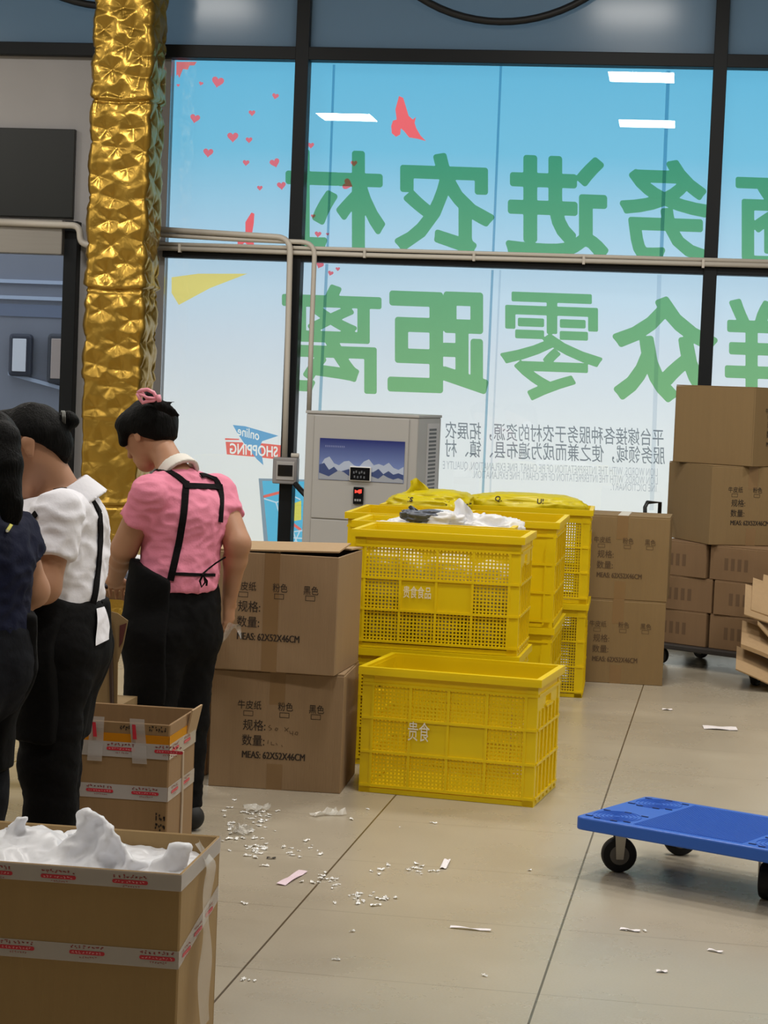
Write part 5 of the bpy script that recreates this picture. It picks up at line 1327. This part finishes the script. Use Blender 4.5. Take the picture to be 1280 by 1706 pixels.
b.tube([cc[4], cc[4] + Vector((0.012, 0, 0.002))], 0.013, 10)
b.build('hair_clip', CLIP, root, 'pink claw clip', smooth=True)
# collar and apron straps
Cf = Field(A3(J['neck']) - 0.16, A3(J['neck']) + 0.16, 0.005); nk = A3(J['neck']); up3 = A3((0, 0, 1)); nd = unit(A3(J['head']) - nk)
Cf.cone(nk - nd * 0.035, nk + nd * 0.022, 0.08, 0.066, 0.01); Cf.cone(nk - nd * 0.06, nk + nd * 0.06, 0.062, 0.056, 0.01, sub=True)
Cf.plane(nk + nd * 0.018, nd); Cf.plane(nk - nd * 0.03, -nd)
V, Q = Cf.mesh(1); vq_obj('collar', V, Q, mat('pale_collar', (226, 222, 214), 0.8), root, org, 'pale collar')
ribbon(root, org, SV, [(250, 779), (272, 782), (292, 792), (316, 812)], 0.026, STRAP)
ribbon(root, org, SV, [(310, 796), (307, 850), (298, 905), (283, 972)], 0.024, STRAP)
ribbon(root, org, SV, [(300, 810), (338, 811), (376, 813)], 0.023, STRAP)
ribbon(root, org, SV, [(343, 779), (356, 795), (367, 812), (369, 835), (366, 875)], 0.02, STRAP)
ribbon(root, org, SV, [(286, 956), (325, 958), (362, 958)], 0.011, STRAP, 'apron_tie')
b = MB(); q = [Vector(Pp(x, y, -0.12 if x < 345 else -0.05)) - Vector(org) for x, y in ((336, 958), (347, 948), (360, 938), (376, 928))]; b.tube(q, [0.004, 0.003, 0.003, 0.003], 6)
q = [Vector(Pp(x, y, -0.125)) - Vector(org) for x, y in ((338, 958), (333, 968), (336, 978), (342, 970), (339, 958), (345, 968), (344, 976))]; b.tube(q, 0.004, 6)
b.build('apron_bow', STRAP, root, 'tied bow')
b = MB()
def film(u, v):
    x = 362 + 40 * u; y = 1082 - 46 * math.sin(u * 2.3) + 14 * v + 4 * math.sin(u * 11 + v * 3)
    p = at_d(x, y, Dp + 0.12 + 0.012 * math.sin(u * 13 + v * 4)); return p
b.grid(film, 18, 4)
cl = b.build('film_scrap', film_mat('thin_film', 0.3, (235, 232, 226), 0.12), smooth=True, fix=False)
tag(cl, 'crumpled clear film scrap in the hand of the woman in pink', 'scrap')

# ---- woman in white, leaning over to the left
Dw = 5.42
f = unit((-0.985, 0.12, 0)); r = unit((0.12, 0.985, 0))
def Pw(x, y, d=0.0): return tuple(at_d(x, y, Dw + d))
hd_f = unit((-0.90, -0.18, -0.42))
J = dict(f=f, r=r, hf=hd_f, hu=(-0.35, 0.05, 0.9), head=Pw(47, 745, 0.0), neck=Pw(112, 826, 0.02), chest=Pw(90, 905, 0.03), waist=Pw(90, 1000, 0.02), pelvis=Pw(92, 1060, 0.0),
         back=Pw(102, 920, 0.03),
         sL=Pw(97, 858, -0.16), sR=Pw(118, 850, 0.16), eL=Pw(74, 978, -0.2), wL=Pw(8, 985, -0.22), eR=Pw(52, 965, 0.2), wR=Pw(-20, 985, 0.18),
         hL=(-0.95, 0.1, -0.1), nL=(0, 0, -1), hR=(-0.95, 0.1, -0.1), nR=(0, 0, -1), cuff=(0.0, 0, 0.0), seat=Pw(108, 1072, 0.02),
         hipL=Pw(88, 1092, -0.08), hipR=Pw(100, 1085, 0.08), kL=Pw(82, 1270, -0.08), kR=Pw(86, 1260, 0.07), aL=Pw(86, 1535, -0.08), aR=Pw(94, 1510, 0.08), ar=[0.062], kr=[0.074], shf=[0.74])
J['apron'] = [(Pw(161, 1015), unit(-f * 0.9 - r * 0.1)), (Pw(120, 1000, -0.1), unit(A3((0.28, 0, 0.96)))), ]
root, org, SV, head, lh = build_person(J, 'woman in white polo shirt and black apron bending left, hair in a small bun', WHITEC, BLACKC, sleeve=0.6, seed=7.0,
                                       hem=(Pw(170, 1030), unit((0.28, 0.0, -0.95))), shirt_name='white_shirt')
c, hf, hu, hr = head
hair_cap(root, org, head, lh, [(c - hf * 0.025, unit(hf * 0.72 - hu * 0.70)), (c - hu * 0.045 - hf * 0.06, unit(-hu * 0.8 + hf * 0.45))],
         [(c + hf * 0.045 + hu * 0.085, c + hf * 0.085 + hu * 0.03, 0.034, 0.02, 0.03), (Pw(113, 697), Pw(119, 701), 0.022, 0.022, 0.003), (c - hf * 0.07 - hu * 0.03, c - hf * 0.06 - hu * 0.075, 0.04, 0.016, 0.03)], h=0.0055, grow=0.006)
b = MB()
for k in range(3):
    q = [Vector(Pw(103 + 1.5 * math.sin(t) + k * 2, 697 + 12 * math.cos(t), -0.03 * math.sin(t) * 1.0)) - Vector(org) for t in [2 * math.pi * j / 14 for j in range(15)]]
    b.tube(q, 0.0022, 6)
b.build('hair_tie', mat('grey_hair_tie', (96, 96, 92), 0.4, metal=0.5), root, 'grey hair tie', smooth=True)
Cf = Field(A3(J['neck']) - 0.18, A3(J['neck']) + 0.18, 0.005); nk = A3(J['neck']); nd = unit(A3(J['head']) - nk + A3((0, 0, 0.03)))
Cf.cone(nk - nd * 0.05, nk + nd * 0.03, 0.1, 0.07, 0.01); Cf.cone(nk - nd * 0.07, nk + nd * 0.07, 0.064, 0.06, 0.01, sub=True)
Cf.plane(nk + nd * 0.022, nd); Cf.plane(nk - nd * 0.045, -nd)
V, Q = Cf.mesh(1); vq_obj('collar', V, Q, WHITEC, root, org, 'white collar')
ribbon(root, org, SV, [(90, 817), (108, 809), (126, 812), (145, 824), (160, 846), (168, 862)], 0.024, STRAP)
ribbon(root, org, SV, [(164, 846), (166, 890), (163, 940), (157, 990), (149, 1020)], 0.022, STRAP)
ribbon(root, org, SV, [(52, 868), (58, 860), (66, 850)], 0.016, STRAP)
ribbon(root, org, SV, [(160, 1018), (172, 1012), (184, 1003)], 0.008, STRAP, 'apron_tie')

bvs = [BVHTree.FromPolygons(q[0].tolist(), q[1].tolist()) for q in (SV, LAST['trousers'], LAST['apron'])]
def tail(u, v):
    x = 161 + (12 + 9 * min(1, v * 1.6)) * u + 1.5 * math.sin(v * 5); y = 1014 + 62 * v - (8 * u) * (0.4 + v * 0.9)
    d_ = ray(x, y).normalized(); hs = [q.ray_cast(C0, d_)[3] for q in bvs]; hs = [q for q in hs if q is not None]
    t_ = min(hs) if hs else (Vector(Pw(x, y, 0.02)) - C0).length
    return C0 + d_ * (min(t_, (Vector(Pw(x, y, 0.03)) - C0).length) - 0.012 - 0.004 * math.sin(u * 6 + v * 4)) - Vector(org)
b = MB(); b.grid(tail, 12, 18); n0 = len(b.v); b.grid(lambda u, v: tail(u, v) + Vector((0, 0.006, 0)), 12, 18)
b.build('shirt_tail', WHITEC, root, smooth=True, fix=False)

# ---- woman in navy at the left edge
Dn_ = 4.85
f = unit((-0.62, 0.78, 0)); r = unit((0.78, 0.62, 0))
def Pn(x, y, d=0.0): return tuple(at_d(x, y, Dn_ + d))
hd_f = unit((-0.85, 0.25, -0.45))
J = dict(f=f, r=r, hf=hd_f, hu=(-0.3, 0.1, 0.9), head=Pn(-42, 762, 0.05), neck=Pn(-32, 858, 0.03), chest=Pn(-62, 935, 0.0), waist=Pn(-74, 1035, 0.0), pelvis=Pn(-74, 1095, 0.0),
         sL=Pn(-104, 890, -0.12), sR=Pn(22, 892, 0.12), eL=Pn(-140, 986, -0.02), wL=Pn(-120, 1040, 0.22), eR=Pn(54, 984, 0.17), wR=Pn(-30, 1036, 0.3),
         hL=(-0.95, 0.2, -0.1), nL=(0, 0, -1), hR=(-0.95, 0.2, -0.1), nR=(0, 0, -1),
         hipL=Pn(-82, 1135, -0.08), hipR=Pn(-52, 1128, 0.08), kL=Pn(-82, 1330, -0.06), kR=Pn(-46, 1320, 0.08), aL=Pn(-80, 1625, -0.06), aR=Pn(-44, 1600, 0.08), kr=[0.078], ar=[0.062], hipf=[0.68], re=[0.038])
J['apron'] = [(Pn(10, 1080), unit(-f)), (Pn(-40, 1000), unit(A3((0.25, 0, 0.97))))]
root, org, SV, head, lh = build_person(J, 'woman in navy shirt with a long black ponytail, cut off by the left edge', NAVYC, mat('dark_denim', (16, 18, 24), 0.9, spec=0.15, bump=0.2), sleeve=0.36, seed=12.0,
                                       hem=(Pn(0, 1090), (0, 0, -1)), shirt_name='navy_shirt')
c, hf, hu, hr = head
pt = [(0, 706, -0.02, 0.024), (8, 732, -0.06, 0.03), (10, 775, -0.08, 0.033), (10, 820, -0.09, 0.03), (14, 850, -0.1, 0.022)]
ex = [(Pn(a[0], a[1], a[2]), Pn(b_[0], b_[1], b_[2]), a[3], b_[3], 0.03) for a, b_ in zip(pt[:-1], pt[1:])]
for k, (x, y) in enumerate(((6, 868), (14, 876), (24, 872), (32, 866), (37, 858), (28, 880))): ex.append((Pn(14 + k * 3, 838, -0.1), Pn(x, y, -0.1), 0.014, 0.002, 0.012))
hair_cap(root, org, head, lh, [(c + hf * 0.03, unit(hf * 0.85 - hu * 0.55))], ex, h=0.006)
pn_ = thing('pen', 'yellow pen clipped to the sleeve of the navy shirt', 'pen', tuple(at_d(20, 878, 4.75)))
bv = BVHTree.FromPolygons(SV[0].tolist(), SV[1].tolist()); h1 = bv.ray_cast(C0, ray(14, 884).normalized())[0]; h2 = bv.ray_cast(C0, ray(25, 867).normalized())[0]
if h1 and h2:
    pn_.location = h1; dv = (h2 - h1); off = Vector((0.0, -0.008, 0.0))
    MB().tube([off, dv + off], 0.0042, 8).build('barrel', mat('yellow_pen', (226, 220, 96), 0.4), pn_)
    MB().tube([off - dv * 0.12, off], [0.0015, 0.004], 8).build('tip', mat('pale_tip', (230, 228, 210), 0.4), pn_)

# ------------------------------------------------------------------ litter on the floor
rng = random.Random(21)
FILM = mat('glinting_film', (250, 250, 248), 0.15, spec=0.8)  # near-white base colour stands in for the sparkle of clear film
def scrap_mesh(seed, sx, sy, crump):
    g = random.Random(seed); b = MB(); n_ = 6
    ph_ = g.uniform(0, 6)
    def fn(u, v):
        x, y = (u - 0.5) * sx, (v - 0.5) * sy * (0.7 + 0.3 * math.sin(u * 5 + ph_))
        return (x, y, 0.002 + crump * abs(mnoise.noise(Vector((u * 2.2 + seed, v * 2.2, seed * 0.7)))) * 1.6)
    b.grid(fn, n_, n_)
    b.grid(lambda u, v: (lambda p: (p[0], p[1], p[2] + 0.0007))(fn(u, v)), n_, n_)
    return b.mesh('film_scrap', FILM, fix=False)
MS = [scrap_mesh(k + 1, 0.03 + 0.006 * k, 0.018 + 0.003 * k, 0.01) for k in range(4)]
BIGM = [scrap_mesh(31 + k, 0.12 + 0.02 * k, 0.09, 0.035) for k in range(3)]
def scrap(me, px, py, rz_, label, group, s=1.0, cat='scrap', name='film_scrap', m_=None):
    if m_ is not None: me = me.copy(); me.materials.clear(); me.materials.append(m_)
    o = bpy.data.objects.new(name, me); COL.objects.link(o); p = at_z(px, py, 0.0)
    o.location = (p.x, p.y, 0.0006); o.rotation_euler = (0, 0, rz_); o.scale = (s, s, s)
    return tag(o, label, cat, group)
GL = 'small glinting scrap of clear film on the tiled floor'
for (cx, cy, sx, sy, n_) in ((405, 1382, 38, 26, 34), (430, 1355, 18, 16, 24), (420, 1415, 36, 14, 20), (500, 1420, 30, 14, 12), (535, 1470, 34, 12, 13), (605, 1497, 38, 10, 20), (680, 1450, 48, 8, 15)):
    for k in range(n_):
        scrap(MS[rng.randrange(4)], min(740, max(345, cx + rng.gauss(0, sx * 0.6))), cy + rng.gauss(0, sy * 0.6), rng.uniform(0, 6.28), GL, 'clear film scraps on the floor', rng.uniform(0.28, 0.72))
for (px, py) in ((406, 1506), (405, 1633), (415, 1634), (424, 1635), (587, 1553), (722, 1372), (883, 1451), (808, 1627), (613, 1349), (586, 1366), (666, 1379), (560, 1600), (1103, 1619), (1112, 1183), (1075, 1552), (1045, 1550), (659, 1497)):
    scrap(MS[rng.randrange(4)], px, py, rng.uniform(0, 6.28), GL, 'clear film scraps on the floor', rng.uniform(0.3, 0.65))
for (px, py, lab) in ((428, 1352, 'crumpled clear film nearest the lower left carton'), (402, 1386, 'crumpled clear film lump in the middle of the floor litter'), (545, 1358, 'faint crumpled film lying right below the carton')):
    scrap(BIGM[rng.randrange(3)], px, py, rng.uniform(0, 3), lab, None, 0.8, m_=film_mat('clear_film', 0.35, (225, 222, 214), 0.2))
PAPER = mat('white_paper', (236, 230, 232), 0.6)
def paper(px, py, w_, d_, rz_, label, m_=PAPER, name='paper_strip'):
    p = at_z(px, py, 0)
    b = MB(); b.grid(lambda u, v: ((u - .5) * w_, (v - .5) * d_, 0.001 + 0.004 * abs(math.sin(u * 4 + v))), 8, 3); b.grid(lambda u, v: ((u - .5) * w_, (v - .5) * d_, 0.0018 + 0.004 * abs(math.sin(u * 4 + v))), 8, 3)
    o = b.build(name, m_, fix=False); o.location = (p.x, p.y, 0.0006); o.rotation_euler = (0, 0, rz_); return tag(o, label, 'paper')
paper(487, 1464, 0.2, 0.03, R(80), 'pinkish paper strip lying among the film scraps', mat('pinkish_paper', (226, 204, 214), 0.6))
paper(742, 1441, 0.022, 0.13, 0, 'small white paper at the right end of the film scraps')
paper(1200, 1214, 0.16, 0.09, R(4), 'flat white paper on the floor behind the blue trolley')
paper(784, 1549, 0.12, 0.014, R(-4), 'thin white strip on the floor below the film scraps')
paper(1112, 1183, 0.05, 0.03, R(4), 'small white crumb of paper in front of the carton pair')
paper(1050, 1551, 0.06, 0.014, R(-12), 'short white strip on the floor below the blue trolley')
paper(1192, 1586, 0.045, 0.012, R(-25), 'bent pale strip on the floor at the lower right')
paper(1103, 1620, 0.03, 0.014, R(4), 'tiny white paper scrap lowest on the floor at the right')
paper(452, 1431, 0.03, 0.012, R(10), 'dark leaf shaped scrap among the film scraps', mat('dark_scrap', (44, 38, 32), 0.7), 'dark_scrap')
o = bag('paper_ball', 'small pale ball on the floor behind the lower left carton', at_z(355, 1152, 0.03), (0.06, 0.06, 0.06), 50.0, PAPER, 0, 0.1, sub=3); o['category'] = 'paper'
